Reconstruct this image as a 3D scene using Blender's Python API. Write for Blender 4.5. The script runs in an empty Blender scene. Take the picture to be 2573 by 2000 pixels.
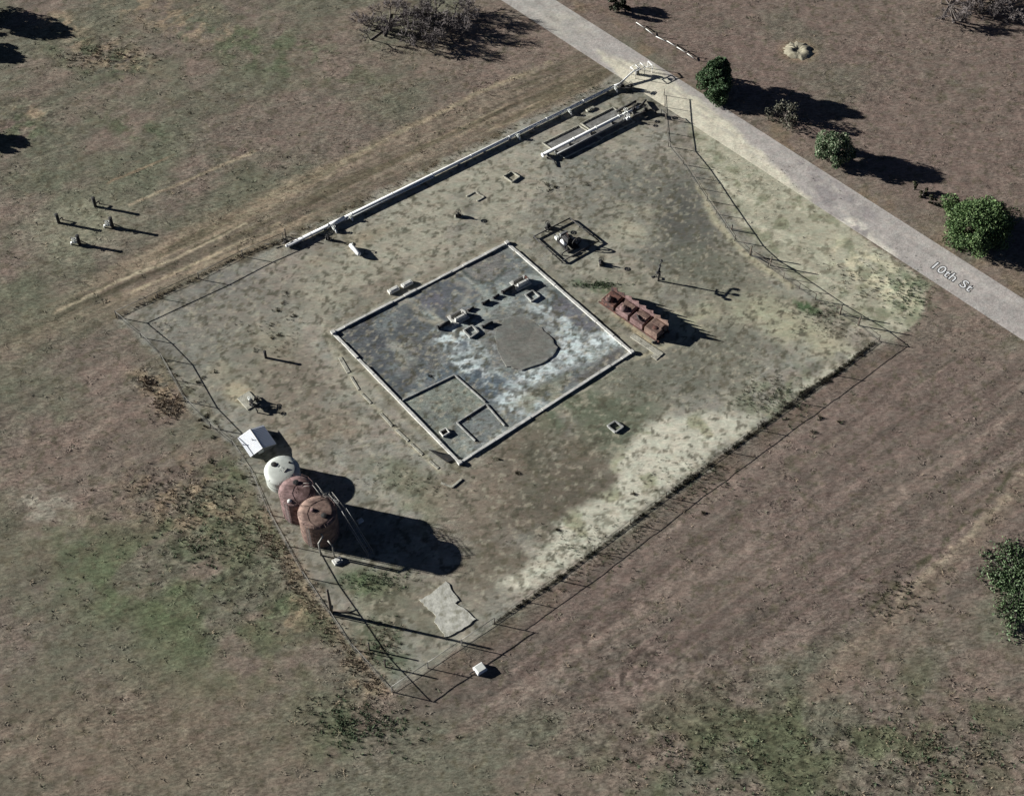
import bpy, math, random
import numpy as np
from mathutils import Vector, Matrix

random.seed(7)
np.random.seed(7)
D = bpy.data
SC = bpy.context.scene
COL = SC.collection
PI = math.pi
R = math.radians

# ------------------------------------------------------------------ camera
W0, H0 = 2573.0, 2000.0
HFOV, PITCH, CAM_Z = 36.0, 53.0, 173.0
FPX = W0 / 2 / math.tan(R(HFOV / 2))
TH = R(PITCH)
cam = D.cameras.new('camera')
cam.sensor_fit = 'HORIZONTAL'
cam.angle = R(HFOV)
cam.clip_start = 1.0
cam.clip_end = 20000.0
camo = D.objects.new('camera', cam)
camo.location = (0, 0, CAM_Z)
camo.rotation_euler = (PI / 2 - TH, 0, 0)
COL.objects.link(camo)
SC.camera = camo

# ------------------------------------------------------------------ light
SUN_EL = R(15.6)
SHADOW_AZ = R(-14.0)
SC.world = D.worlds.new('World')
SC.world.use_nodes = True
wn = SC.world.node_tree
bg = wn.nodes['Background']
sky = wn.nodes.new('ShaderNodeTexSky')
sky.sky_type = 'NISHITA'
sky.sun_disc = False
sky.sun_elevation = SUN_EL
_s = Vector((-math.cos(SHADOW_AZ), -math.sin(SHADOW_AZ), 0))
sky.sun_rotation = math.atan2(_s.x, _s.y)
sky.air_density = 0.12
sky.dust_density = 0.1
wn.links.new(sky.outputs[0], bg.inputs[0])
bg.inputs[1].default_value = 0.05
sun = D.lights.new('sun', 'SUN')
sun.energy = 5.0
sun.angle = R(0.5)
sun.color = (1.0, 0.992, 0.972)
suno = D.objects.new('sun', sun)
sd = Vector((math.cos(SHADOW_AZ) * math.cos(SUN_EL), math.sin(SHADOW_AZ) * math.cos(SUN_EL), -math.sin(SUN_EL)))
suno.rotation_euler = sd.to_track_quat('-Z', 'Y').to_euler()
suno.location = (-60, 120, 90)
COL.objects.link(suno)
SC.view_settings.view_transform = 'Standard'
SC.view_settings.look = 'None'
SC.view_settings.gamma = 1.0
SC.view_settings.exposure = 1.02
KALB = 0.80     # sunlit ground radiance / albedo at this exposure


# ------------------------------------------------------------------ geometry helpers
def G(px, py):
    x = (px - W0 / 2) / FPX
    y = -(py - H0 / 2) / FPX
    dy = math.cos(TH) + y * math.sin(TH)
    dz = -math.sin(TH) + y * math.cos(TH)
    k = CAM_Z / -dz
    return Vector((x * k, dy * k, 0.0))


def PIX(X, Y):      # numpy: ground point -> photograph pixel
    dep = Y * math.cos(TH) + CAM_Z * math.sin(TH)
    v = Y * math.sin(TH) - CAM_Z * math.cos(TH)
    return W0 / 2 + FPX * X / dep, H0 / 2 - FPX * v / dep


def az(a, b):
    d = b - a
    return math.atan2(d.y, d.x)


class MB:
    def __init__(s):
        s.v, s.f, s.sm = [], [], []

    def add(s, vs, fs, smooth=False):
        o = len(s.v)
        s.v += [tuple(v) for v in vs]
        s.f += [tuple(i + o for i in f) for f in fs]
        s.sm += [smooth] * len(fs)
        return s

    def box(s, c, size, rz=0.0, bev=0.0):
        hx, hy, hz = size[0] / 2, size[1] / 2, size[2] / 2
        c = Vector(c)
        m = Matrix.Rotation(rz, 3, 'Z')
        b = min(bev, hx * .45, hy * .45, hz * .9)
        if b <= 0:
            vs = [m @ Vector((x * hx, y * hy, z * hz)) + c for z in (-1, 1) for x, y in ((-1, -1), (1, -1), (1, 1), (-1, 1))]
            fs = [(3, 2, 1, 0), (4, 5, 6, 7)] + [(i, (i + 1) % 4, (i + 1) % 4 + 4, i + 4) for i in range(4)]
            return s.add(vs, fs)
        vs, fs = [], []
        for hxx, hyy, z in ((hx, hy, -hz), (hx, hy, hz - b), (hx - b, hy - b, hz)):
            vs += [m @ Vector((x * hxx, y * hyy, z)) + c for x, y in ((-1, -1), (1, -1), (1, 1), (-1, 1))]
        for k in (0, 4):
            fs += [(k + i, k + (i + 1) % 4, k + (i + 1) % 4 + 4, k + i + 4) for i in range(4)]
        fs += [(3, 2, 1, 0), (8, 9, 10, 11)]
        return s.add(vs, fs)

    def tube(s, pts, r, n=10, cap=True):
        pts = [Vector(p) for p in pts]
        rs = r if isinstance(r, (list, tuple)) else [r] * len(pts)
        vs, fs = [], []
        up = Vector((0, 0, 1))
        prev = None
        for i, p in enumerate(pts):
            t = (pts[min(i + 1, len(pts) - 1)] - pts[max(i - 1, 0)])
            if t.length < 1e-9:
                t = Vector((0, 0, 1))
            t.normalize()
            if prev is None:
                a = up.cross(t)
                if a.length < .05:
                    a = Vector((1, 0, 0)).cross(t)
            else:
                a = prev - t * prev.dot(t)
            a.normalize()
            prev = a
            b = t.cross(a)
            vs += [p + (a * math.cos(2 * PI * k / n) + b * math.sin(2 * PI * k / n)) * rs[i] for k in range(n)]
        for i in range(len(pts) - 1):
            fs += [(i * n + k, i * n + (k + 1) % n, (i + 1) * n + (k + 1) % n, (i + 1) * n + k) for k in range(n)]
        s.add(vs, fs, n > 5)
        if cap:
            o = len(s.v) - len(vs)
            s.f += [tuple(o + k for k in reversed(range(n))), tuple(o + (len(pts) - 1) * n + k for k in range(n))]
            s.sm += [False, False]
        return s

    def lathe(s, prof, c=(0, 0, 0), n=40, smooth=False):
        c = Vector(c)
        vs, fs = [], []
        for r, z in prof:
            vs += [c + Vector((r * math.cos(2 * PI * k / n), r * math.sin(2 * PI * k / n), z)) for k in range(n)]
        for i in range(len(prof) - 1):
            fs += [(i * n + k, i * n + (k + 1) % n, (i + 1) * n + (k + 1) % n, (i + 1) * n + k) for k in range(n)]
        fs.append(tuple((len(prof) - 1) * n + k for k in range(n)))
        fs.append(tuple(reversed(range(n))))
        return s.add(vs, fs, smooth)

    def prism(s, poly, z0, z1):
        n = len(poly)
        vs = [(p[0], p[1], z0) for p in poly] + [(p[0], p[1], z1) for p in poly]
        fs = [tuple(reversed(range(n))), tuple(range(n, 2 * n))] + [(i, (i + 1) % n, (i + 1) % n + n, i + n) for i in range(n)]
        return s.add(vs, fs)

    def bar(s, a, b, w, h, z0=0.0):      # box along ground line a-b
        a, b = Vector(a), Vector(b)
        m = (a + b) / 2
        return s.box((m.x, m.y, z0 + h / 2), ((b - a).length, w, h), az(a, b), 0.02)

    def build(s, name, mat, parent=None, loc=(0, 0, 0), rz=0.0):
        me = D.meshes.new(name)
        me.from_pydata(s.v, [], s.f)
        me.update()
        me.polygons.foreach_set('use_smooth', s.sm)
        me.materials.append(mat)
        o = D.objects.new(name, me)
        o.location = loc
        o.rotation_euler.z = rz
        COL.objects.link(o)
        if parent:
            o.parent = parent
        return o


def tag(o, label=None, cat=None, group=None, kind=None):
    if label:
        o['label'] = label
    if cat:
        o['category'] = cat
    if group:
        o['group'] = group
    if kind:
        o['kind'] = kind
    return o


def thing(name, label, cat, loc, rz=0.0, group=None):
    o = D.objects.new(name, None)
    o.empty_display_size = .3
    o.location = loc
    o.rotation_euler.z = rz
    COL.objects.link(o)
    return tag(o, label, cat, group)


def copy_tree(o, parent=None):
    c = o.copy()
    COL.objects.link(c)
    if parent:
        c.parent = parent
    for ch in list(o.children):
        copy_tree(ch, c)
    return c


# ------------------------------------------------------------------ noise on arrays
def _hash(ix, iy, seed):
    h = (ix.astype(np.int64) * 374761393 + iy.astype(np.int64) * 668265263 + seed * 1274126177) & 0x7fffffff
    h = ((h ^ (h >> 13)) * 1274126177) & 0x7fffffff
    return ((h ^ (h >> 16)) & 0xffffff) / float(0xffffff)


def vnoise(x, y, seed):
    ix, iy = np.floor(x), np.floor(y)
    fx, fy = x - ix, y - iy
    fx = fx * fx * (3 - 2 * fx)
    fy = fy * fy * (3 - 2 * fy)
    a, b = _hash(ix, iy, seed), _hash(ix + 1, iy, seed)
    c, d = _hash(ix, iy + 1, seed), _hash(ix + 1, iy + 1, seed)
    return (a * (1 - fx) + b * fx) * (1 - fy) + (c * (1 - fx) + d * fx) * fy


def fbm(x, y, size, seed, octv=4, gain=.55):
    t, amp, tot, f = 0, 1.0, 0.0, 1.0 / size
    for k in range(octv):
        ca, sa = math.cos(k * 1.1 + seed), math.sin(k * 1.1 + seed)
        t = t + amp * vnoise((x * ca - y * sa) * f + 57.3 * k, (x * sa + y * ca) * f + 13.7 * k, seed + k * 17)
        tot += amp
        amp *= gain
        f *= 2.03
    return t / tot      # 0..1


def sstep(a, b, x):
    t = np.clip((x - a) / (b - a), 0, 1)
    return t * t * (3 - 2 * t)


def lin(c):
    c = np.asarray(c, float) / 255.0
    return np.where(c <= .04045, c / 12.92, ((c + .055) / 1.055) ** 2.4)


class Paint:
    """albedo laid out over a set of ground vertices; shapes are given by photograph pixels and are fixed to the ground"""
    def __init__(s, X, Y, base, rag=5.0, seed=1):
        s.X, s.Y = X, Y
        s.px, s.py = PIX(X, Y)
        s.n = np.stack([fbm(X, Y, 3.0, seed, 3) - .5, fbm(X, Y, 3.0, seed + 50, 3) - .5])
        s.f = np.stack([fbm(X, Y, .8, seed + 7, 2) - .5, fbm(X, Y, .8, seed + 77, 2) - .5])
        s.c = np.tile(lin(base), (len(X), 1))
        s.rag = rag

    def warp(s, rag):
        rag = s.rag if rag is None else rag
        return s.px + (s.n[0] * 2.2 + s.f[0]) * rag * 1.6, s.py + (s.n[1] * 2.2 + s.f[1]) * rag * 1.1

    def mix(s, m, col, a=1.0):
        m = np.clip(m * a, 0, 1)[:, None]
        s.c = s.c * (1 - m) + lin(col) * m

    def mul(s, m, k):
        s.c = s.c * (1 + (k - 1) * np.clip(m, 0, 1)[:, None])

    def poly(s, pts, soft=8, rag=None):
        x, y = s.warp(rag)
        d = np.full(len(x), 1e9)
        inside = np.zeros(len(x), bool)
        n = len(pts)
        for i in range(n):
            ax, ay = pts[i]
            bx, by = pts[(i + 1) % n]
            ex, ey = bx - ax, by - ay
            t = np.clip(((x - ax) * ex + (y - ay) * ey) / (ex * ex + ey * ey + 1e-9), 0, 1)
            d = np.minimum(d, np.hypot(x - ax - t * ex, y - ay - t * ey))
            if abs(ey) > 1e-9:
                c = ((ay > y) != (by > y)) & (x < ex * (y - ay) / ey + ax)
                inside ^= c
        sdv = np.where(inside, -d, d)
        return sstep(soft, -soft, sdv)

    def line(s, pts, w, soft=None, rag=None):
        x, y = s.warp(rag)
        d = np.full(len(x), 1e9)
        for (ax, ay), (bx, by) in zip(pts[:-1], pts[1:]):
            ex, ey = bx - ax, by - ay
            t = np.clip(((x - ax) * ex + (y - ay) * ey) / (ex * ex + ey * ey + 1e-9), 0, 1)
            d = np.minimum(d, np.hypot(x - ax - t * ex, y - ay - t * ey))
        soft = w if soft is None else soft
        return sstep(w / 2 + soft, max(w / 2 - soft, 0), d)

    def ell(s, cx, cy, rx, ry, rot=0, soft=.5, rag=None):
        x, y = s.warp(rag)
        c, k = math.cos(R(rot)), math.sin(R(rot))
        u = ((x - cx) * c + (y - cy) * k) / rx
        v = (-(x - cx) * k + (y - cy) * c) / ry
        return sstep(1 + soft, 1 - soft, np.hypot(u, v))

    def nz(s, size, seed, lo=.35, hi=.65, octv=4):
        return sstep(lo, hi, fbm(s.X, s.Y, size, seed, octv))

    def streak(s, size, ratio, rot, seed, lo=.35, hi=.65):
        c, k = math.cos(R(rot)), math.sin(R(rot))
        u = (s.X * c + s.Y * k) / ratio
        v = -s.X * k + s.Y * c
        return sstep(lo, hi, fbm(u, v, size, seed, 4))


# ------------------------------------------------------------------ materials
def nodes_of(name):
    m = D.materials.new(name)
    m.use_nodes = True
    nt = m.node_tree
    return m, nt, nt.nodes['Principled BSDF']


def nd(nt, t, **kw):
    n = nt.nodes.new(t)
    for k, v in kw.items():
        setattr(n, k, v)
    return n


def world_pos(nt, scale=(1, 1, 1), rot=0.0):
    g = nd(nt, 'ShaderNodeNewGeometry')
    mp = nd(nt, 'ShaderNodeMapping')
    mp.inputs['Rotation'].default_value = (0, 0, rot)
    mp.inputs['Scale'].default_value = scale
    nt.links.new(g.outputs['Position'], mp.inputs['Vector'])
    return mp.outputs['Vector']


def noise(nt, vec, scale, detail=4, rough=.6):
    n = nd(nt, 'ShaderNodeTexNoise')
    n.inputs['Scale'].default_value = scale
    n.inputs['Detail'].default_value = detail
    n.inputs['Roughness'].default_value = rough
    nt.links.new(vec, n.inputs['Vector'])
    return n.outputs['Fac']


def maprange(nt, v, a, b, c, d):
    n = nd(nt, 'ShaderNodeMapRange')
    for i, k in enumerate((a, b, c, d)):
        n.inputs[i + 1].default_value = k
    nt.links.new(v, n.inputs[0])
    return n.outputs[0]


def math_(nt, op, a, b):
    n = nd(nt, 'ShaderNodeMath', operation=op)
    for i, k in enumerate((a, b)):
        if isinstance(k, (int, float)):
            n.inputs[i].default_value = k
        else:
            nt.links.new(k, n.inputs[i])
    return n.outputs[0]


def scale_col(nt, col, fac):
    n = nd(nt, 'ShaderNodeVectorMath', operation='SCALE')
    nt.links.new(col, n.inputs[0])
    nt.links.new(fac, n.inputs['Scale'])
    return n.outputs[0]


def mixc(nt, fac, a, b):
    n = nd(nt, 'ShaderNodeMix', data_type='RGBA')
    for k, i in ((fac, 0), (a, 6), (b, 7)):
        if isinstance(k, (int, float)):
            n.inputs[i].default_value = k
        elif isinstance(k, tuple):
            n.inputs[i].default_value = (*k, 1)
        else:
            nt.links.new(k, n.inputs[i])
    return n.outputs[2]


def bump(nt, b, h, strength, dist):
    n = nd(nt, 'ShaderNodeBump')
    n.inputs['Strength'].default_value = strength
    n.inputs['Distance'].default_value = dist
    nt.links.new(h, n.inputs['Height'])
    nt.links.new(n.outputs[0], b.inputs['Normal'])


def mat_earth(name, lo=.48, hi=1.56, streak=.42, bs=.9, hue=.1):
    m, nt, b = nodes_of(name)
    at = nd(nt, 'ShaderNodeAttribute', attribute_name='tint')
    v = world_pos(nt)
    vs = world_pos(nt, (streak, 1, 1), R(-36))
    n1 = noise(nt, vs, 3.0, 5, .72)
    n2 = noise(nt, v, .55, 3, .6)
    n3 = noise(nt, vs, 1.1, 4, .6)
    f = math_(nt, 'MULTIPLY', maprange(nt, n1, .3, .7, lo, hi), maprange(nt, n2, .3, .7, .82, 1.18))
    f = math_(nt, 'ADD', math_(nt, 'MULTIPLY', math_(nt, 'SUBTRACT', f, 1.0), at.outputs['Alpha']), 1.0)
    c = scale_col(nt, at.outputs['Color'], f)
    warm = nd(nt, 'ShaderNodeVectorMath', operation='MULTIPLY')
    nt.links.new(c, warm.inputs[0])
    warm.inputs[1].default_value = (1.12, .95, .9)
    cool = nd(nt, 'ShaderNodeVectorMath', operation='MULTIPLY')
    nt.links.new(c, cool.inputs[0])
    cool.inputs[1].default_value = (.88, 1.04, .98)
    cc = mixc(nt, maprange(nt, n3, .35, .65, 0, 1), warm.outputs[0], cool.outputs[0])
    fin = mixc(nt, hue * 3, c, cc)
    nt.links.new(fin, b.inputs['Base Color'])
    b.inputs['Roughness'].default_value = .95
    b.inputs['Specular IOR Level'].default_value = .1
    bump(nt, b, math_(nt, 'MULTIPLY', n1, at.outputs['Alpha']), bs, .12)
    return m


def mat_simple(name, col, rough=.6, metal=0.0, var=.15, scale=2.0, second=None, sec=(.5, .62), bmp=.2, dist=.02):
    m, nt, b = nodes_of(name)
    v = world_pos(nt)
    n1 = noise(nt, v, scale, 5, .62)
    rgb = nd(nt, 'ShaderNodeRGB')
    rgb.outputs[0].default_value = (*col, 1)
    c = scale_col(nt, rgb.outputs[0], maprange(nt, n1, .3, .7, 1 - var, 1 + var))
    if second:
        n2 = noise(nt, v, scale * .6, 6, .65)
        c = mixc(nt, maprange(nt, n2, sec[0], sec[1], 0, 1), c, second)
    nt.links.new(c, b.inputs['Base Color'])
    b.inputs['Roughness'].default_value = rough
    b.inputs['Metallic'].default_value = metal
    if bmp:
        bump(nt, b, noise(nt, v, scale * 4, 4, .6), bmp, dist)
    return m


def mat_attr(name, rough=.8, trans=0.0):
    m, nt, b = nodes_of(name)
    at = nd(nt, 'ShaderNodeAttribute', attribute_name='tint')
    nt.links.new(at.outputs['Color'], b.inputs['Base Color'])
    b.inputs['Roughness'].default_value = rough
    b.inputs['Specular IOR Level'].default_value = .15
    return m


M = {
    'concrete': mat_simple('pale_concrete', (.56, .55, .50), .9, 0, .22, 1.4, (.3, .29, .26), (.55, .72), .4, .03),
    'old_concrete': mat_simple('weathered_concrete', (.40, .385, .31), .95, 0, .25, 1.6, (.2, .19, .15), (.5, .64), .6, .05),
    'dark_concrete': mat_simple('stained_concrete', (.17, .165, .15), .95, 0, .3, 1.2, (.28, .28, .26), (.55, .7), .5, .04),
    'patch': mat_simple('grey_brown_earth', (.15, .147, .13), .95, 0, .3, 2.2, (.10, .10, .102), (.44, .62), .5, .05),
    'kerb': mat_simple('grey_weathered_concrete', (.36, .36, .33), .95, 0, .25, 1.6, (.18, .18, .165), (.5, .64), .5, .04),
    'white': mat_simple('white_paint', (.80, .80, .77), .45, 0, .06, 1.5, (.55, .53, .48), (.6, .75), .05),
    'dull_white': mat_simple('chalky_white_paint', (.62, .63, .58), .6, 0, .1, 2.0, (.36, .34, .28), (.6, .72), .1),
    'roof': mat_simple('white_sheet_roof', (.78, .80, .82), .5, 0, .05, .8, None, (0, 0), .05),
    'dark': mat_simple('dark_steel', (.022, .021, .02), .8, 0, .3, 3, (.09, .06, .045), (.58, .7), .15),
    'grey_steel': mat_simple('grey_steel', (.22, .22, .21), .55, .3, .2, 3, (.12, .09, .07), (.6, .75), .1),
    'galv_dark': mat_simple('dull_galvanised_pipe', (.11, .105, .09), .65, .2, .15, 4, None, (0, 0), 0),
    'galv': mat_simple('galvanised_pipe', (.26, .25, .22), .55, .2, .15, 4, None, (0, 0), 0),
    'rail_dark': mat_simple('brown_pipe_rail', (.10, .085, .065), .7, .1, .2, 4, None, (0, 0), 0),
    'rust': mat_simple('orange_rust', (.14, .064, .046), .85, 0, .55, 2.5, (.045, .028, .025), (.42, .58), .4, .03),
    'rust_pink': mat_simple('faded_red_rust', (.20, .125, .115), .85, 0, .45, 1.6, (.10, .055, .047), (.48, .6), .3, .03),
    'rust_tan': mat_simple('tan_rust', (.21, .138, .105), .85, 0, .45, 1.6, (.11, .065, .05), (.46, .6), .3, .03),
    'tank_grey': mat_simple('pale_grey_tank_paint', (.44, .46, .41), .6, 0, .1, 1.2, (.30, .32, .30), (.55, .7), .1),
    'wood': mat_simple('weathered_wood', (.13, .105, .08), .9, 0, .25, 3, None, (0, 0), .3),
    'slab': mat_simple('dirty_pale_slab', (.5, .49, .42), .95, 0, .3, 1.3, (.27, .26, .2), (.48, .64), .6, .05),
    'bark': mat_simple('grey_bark', (.13, .11, .095), .9, 0, .25, 5, None, (0, 0), .4),
    'twig': mat_simple('grey_twig', (.19, .165, .155), .9, 0, .35, 1.0, (.10, .085, .08), (.5, .6), 0),
    'grass': mat_attr('grass_blades'),
    'leaf': mat_attr('leaves', .6),
    'label_white': mat_simple('white_label_fill', (.8, .8, .78), .8, 0, .04, 5, None, (0, 0), 0),
    'label_black': mat_simple('black_label_edge', (.02, .02, .02), .8, 0, .1, 5, None, (0, 0), 0),
    'sand': mat_simple('pale_sand', (.33, .30, .215), .95, 0, .2, 1.5, (.2, .175, .12), (.5, .66), .5, .05),
}
# chain link: fine wires, most of the area open
_m, _nt, _b = nodes_of('chain_link')
_b.inputs['Base Color'].default_value = (.2, .2, .18, 1)
_b.inputs['Roughness'].default_value = .6
_t = nd(_nt, 'ShaderNodeBsdfTransparent')
_x = nd(_nt, 'ShaderNodeMixShader')
_x.inputs[0].default_value = .09
_nt.links.new(_t.outputs[0], _x.inputs[1])
_nt.links.new(_b.outputs[0], _x.inputs[2])
_nt.links.new(_x.outputs[0], _nt.nodes['Material Output'].inputs['Surface'])
M['mesh'] = _m
M['ground'] = mat_earth('field_earth')
M['road'] = mat_earth('sandy_road', .76, 1.27, .7, .35, .06)


# ------------------------------------------------------------------ ground
def axis(lo, hi, step, far):
    core = np.arange(lo, hi + step / 2, step)
    out, d, x = [], step, hi
    while x < far:
        d *= 1.6
        x += d
        out.append(x)
    left, d, x = [], step, lo
    while x > -far:
        d *= 1.6
        x -= d
        left.append(x)
    return np.concatenate([np.array(left[::-1]), core, np.array(out)])


def grid_object(name, X, Y, Z, cols, mat, grain=None):
    ny, nx = X.shape
    me = D.meshes.new(name)
    me.vertices.add(nx * ny)
    me.vertices.foreach_set('co', np.stack([X.ravel(), Y.ravel(), Z.ravel()], 1).ravel().astype(np.float32))
    i = np.arange(nx * ny).reshape(ny, nx)
    q = np.stack([i[:-1, :-1], i[:-1, 1:], i[1:, 1:], i[1:, :-1]], -1).reshape(-1, 4)
    me.loops.add(q.size)
    me.polygons.add(len(q))
    me.loops.foreach_set('vertex_index', q.ravel().astype(np.int32))
    me.polygons.foreach_set('loop_start', (np.arange(len(q)) * 4).astype(np.int32))
    me.polygons.foreach_set('use_smooth', np.ones(len(q), bool))
    me.update(calc_edges=True)
    a = me.color_attributes.new('tint', 'FLOAT_COLOR', 'POINT')
    g = np.ones((len(cols), 1)) if grain is None else grain[:, None]
    a.data.foreach_set('color', np.concatenate([cols, g], 1).ravel().astype(np.float32))
    me.materials.append(mat)
    o = D.objects.new(name, me)
    COL.objects.link(o)
    return o


PAD = [(293, 800), (720, 600), (1290, 320), (1560, 190), (1690, 210), (1760, 400), (1850, 560), (1960, 660), (2230, 850), (2147, 905), (1904, 1085), (1673, 1254), (1399, 1462), (990, 1735), (887, 1631), (764, 1450), (677, 1293), (585, 1130), (466, 1009), (406, 901)]
DYKE = [(837, 837), (1274, 612), (1587, 886), (1155, 1164)]


def paint_ground(X, Y):
    P = Paint(X, Y, (112, 102, 92))
    px, py = P.px, P.py
    # fields: brown-grey with green-grey drifts
    P.mix(P.nz(18, 11, .42, .62), (101, 101, 86), .75)
    P.mix(P.streak(5, 3, 36, 12, .45, .7), (122, 107, 97), .6)
    left = sstep(1500, 300, px + py * .2)
    P.mix(left * P.nz(9, 13, .4, .65), (97, 99, 82), .7)
    ur = P.poly([(1420, 0), (2700, -200), (2700, 740)], 30)
    P.mix(ur, (112, 98, 90), .8)
    P.mix(ur * P.nz(14, 15, .52, .68), (102, 98, 86), .7)
    rl = P.poly([(2260, 880), (2700, 870), (2700, 1400), (1700, 1750), (1000, 1800), (1420, 1470)], 40)
    P.mix(rl, (112, 99, 91), .85)
    P.mix(rl * P.streak(2.2, 9, 37, 16, .5, .66), (98, 91, 82), .6)
    P.mix(rl * P.streak(2.6, 12, 37, 18, .56, .68), (126, 113, 102), .55)
    lr = P.ell(2000, 1930, 620, 230, -12, .5)
    P.mix(lr * P.nz(5, 19, .4, .62), (86, 90, 68), .85)
    lb = P.ell(620, 1540, 330, 260, 20, .6)
    P.mix(lb * P.nz(7, 20, .35, .6), (86, 95, 68), .65)
    P.mix(P.ell(350, 1450, 260, 140, 20, .6) * P.nz(5, 21, .42, .6), (82, 93, 66), .6)
    P.mix(P.ell(900, 1820, 160, 60, -30, .5) * P.nz(3, 22, .4, .6), (74, 86, 62), .7)
    P.mix(P.ell(300, 1880, 420, 160, 0, .6), (114, 101, 88), .6)
    # tan grass patches
    for cx, cy, rx, ry in ((270, 140, 110, 40), (90, 285, 60, 14), (470, 1250, 150, 90), (380, 960, 60, 26), (420, 1000, 60, 40), (750, 1490, 40, 100), (930, 1690, 60, 60), (150, 60, 60, 30), (440, 45, 160, 40)):
        P.mix(P.ell(cx, cy, rx, ry, 15, .6) * P.nz(1.6, 23 + int(cx), .44, .62), (142, 126, 104), .7)
    for cx, cy, rx, ry in ((470, 1330, 90, 60), (700, 1500, 60, 90), (240, 150, 120, 40), (60, 320, 60, 40), (560, 1180, 60, 30), (330, 320, 90, 30), (680, 130, 260, 60)):
        P.mix(P.ell(cx, cy, rx, ry, 15, .6) * P.nz(2.5, 29 + int(cx), .45, .65), (82, 92, 68), .7)
    # old track and mown rows beside the long pipe
    band = P.poly([(0, 830), (300, 660), (1000, 330), (1500, 110), (1560, 190), (1290, 315), (720, 595), (293, 795), (150, 860), (0, 950)], 25) * (.35 + .65 * sstep(60, 420, px))
    P.mix(band, (118, 107, 93), .8)
    P.mix(band * P.streak(1.6, 14, 35, 31, .5, .66), (140, 127, 107), .7)
    P.mix(band * P.streak(1.3, 16, 35, 33, .54, .68), (88, 82, 66), .7)
    P.mix(P.line([(136, 786), (300, 705), (433, 652), (620, 560)], 6, 4, 2.5) * P.nz(3, 35, .25, .5), (170, 158, 134), .95)
    P.mix(P.line([(150, 795), (310, 714), (440, 662)], 3, 3, 2) * P.nz(3, 135, .35, .55), (72, 68, 54), .8)
    P.mix(P.line([(330, 735), (520, 650), (700, 560)], 5, 4, 2.5) * P.nz(3, 136, .35, .6), (158, 146, 122), .8)
    P.mix(P.line([(480, 625), (600, 568), (600, 560)], 3, 3, 2), (78, 74, 58), .7)
    P.mix(P.line([(650, 505), (1000, 335), (1240, 215), (1380, 160)], 8, 7, 3) * P.nz(5, 36, .35, .6), (148, 136, 114), .8)
    P.mix(P.line([(325, 515), (480, 450), (640, 380)], 5, 4, 2) * P.nz(5, 37, .25, .5), (156, 143, 121), .85)
    P.mix(P.line([(270, 460), (420, 395), (600, 330)], 3, 3, 2) * P.nz(5, 38, .35, .6), (140, 122, 100), .7)
    P.mix(P.ell(190, 570, 130, 75, -10, .6), (128, 126, 108), .7)
    # far right pale track, green patches
    P.mix(P.line([(2600, 1190), (2440, 1365), (2330, 1470), (2200, 1590), (2060, 1740)], 36, 30, 8), (122, 109, 95), .7)
    P.mix(P.line([(2573, 1200), (2440, 1340), (2330, 1440), (2200, 1560), (2090, 1680)], 10, 12, 7) * P.nz(1.5, 39, .42, .6), (154, 141, 122), .8)
    P.mix(P.line([(2573, 1160), (2430, 1310), (2310, 1420), (2180, 1540)], 12, 10, 5) * P.nz(1.8, 40, .45, .6), (72, 72, 54), .85)
    P.mix(P.line([(1500, 1500), (2573, 730)], 26, 20, 6) * .0, (0, 0, 0))
    for k in range(9):
        o = k * 46
        P.mix(P.line([(1330 + o, 1640 + o * .55), (2400 + o * .4, 900 + o * .72)], 4, 4, 3) * P.nz(6, 41 + k, .5, .68), (88, 83, 70), .6)
    P.mul(rl * P.streak(.9, 22, 38, 17, .48, .64), .78)
    P.mul(rl * P.streak(.9, 22, 38, 117, .48, .64), 1.18)
    P.mul(band * P.streak(.8, 24, 35, 217, .46, .62), 1.2)
    P.mul(band * P.streak(.7, 24, 35, 218, .46, .62), .76)
    P.mul(left * P.streak(.8, 14, 35, 118, .5, .7), .84)
    P.mul(left * P.streak(.8, 14, 35, 119, .52, .7), 1.12)
    rough = np.zeros(len(px))
    for cx, cy, rx, ry in ((270, 140, 130, 50), (470, 1260, 170, 110), (380, 960, 60, 40), (430, 1010, 60, 40), (700, 1440, 90, 170), (560, 1400, 200, 150), (2000, 1900, 620, 200), (930, 1680, 60, 70), (880, 1800, 130, 70), (90, 300, 100, 60), (1700, 1700, 300, 90)):
        rough = np.maximum(rough, P.ell(cx, cy, rx, ry, 10, .6))
    P.mul(rough * P.nz(.7, 131, .56, .68, 3), .52)
    P.mul(rough * P.nz(.8, 132, .55, .68, 3), 1.35)
    # yard
    pad = P.poly(PAD, 9, 8)
    P.mix(pad, (137, 135, 125), .95)
    P.mix(pad * P.nz(6, 54, .5, .66), (142, 130, 118), .55)
    P.mix(P.line([(850, 885), (905, 985), (990, 1075), (1112, 1190)], 9, 7, 4), (166, 160, 138), .85)
    P.mix(P.line([(820, 850), (850, 905)], 10, 7, 3), (150, 148, 130), .8)
    P.mix(pad * P.nz(13, 51, .42, .62), (119, 117, 107), .85)
    P.mix(pad * P.nz(5, 52, .54, .7), (152, 147, 131), .5)
    P.mix(pad * P.nz(3, 53, .58, .7), (104, 102, 90), .6)

    def blot(cx, cy, rx, ry, rot, col, a, soft=.55, size=4, seed=60, lo=.22, hi=.52):
        P.mix(pad * P.ell(cx, cy, rx, ry, rot, soft) * P.nz(size, seed + int(cx + cy), lo, hi), col, a)
    blot(480, 790, 150, 60, -25, (124, 120, 112), .9)          # left corner, grey
    blot(420, 860, 50, 90, -40, (118, 116, 108), .8)
    blot(640, 900, 120, 80, 0, (134, 129, 110), .7)
    blot(780, 1070, 130, 70, 20, (124, 112, 96), .8)
    blot(1480, 1020, 180, 90, -20, (88, 98, 78), .85)           # green below the wall
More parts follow.
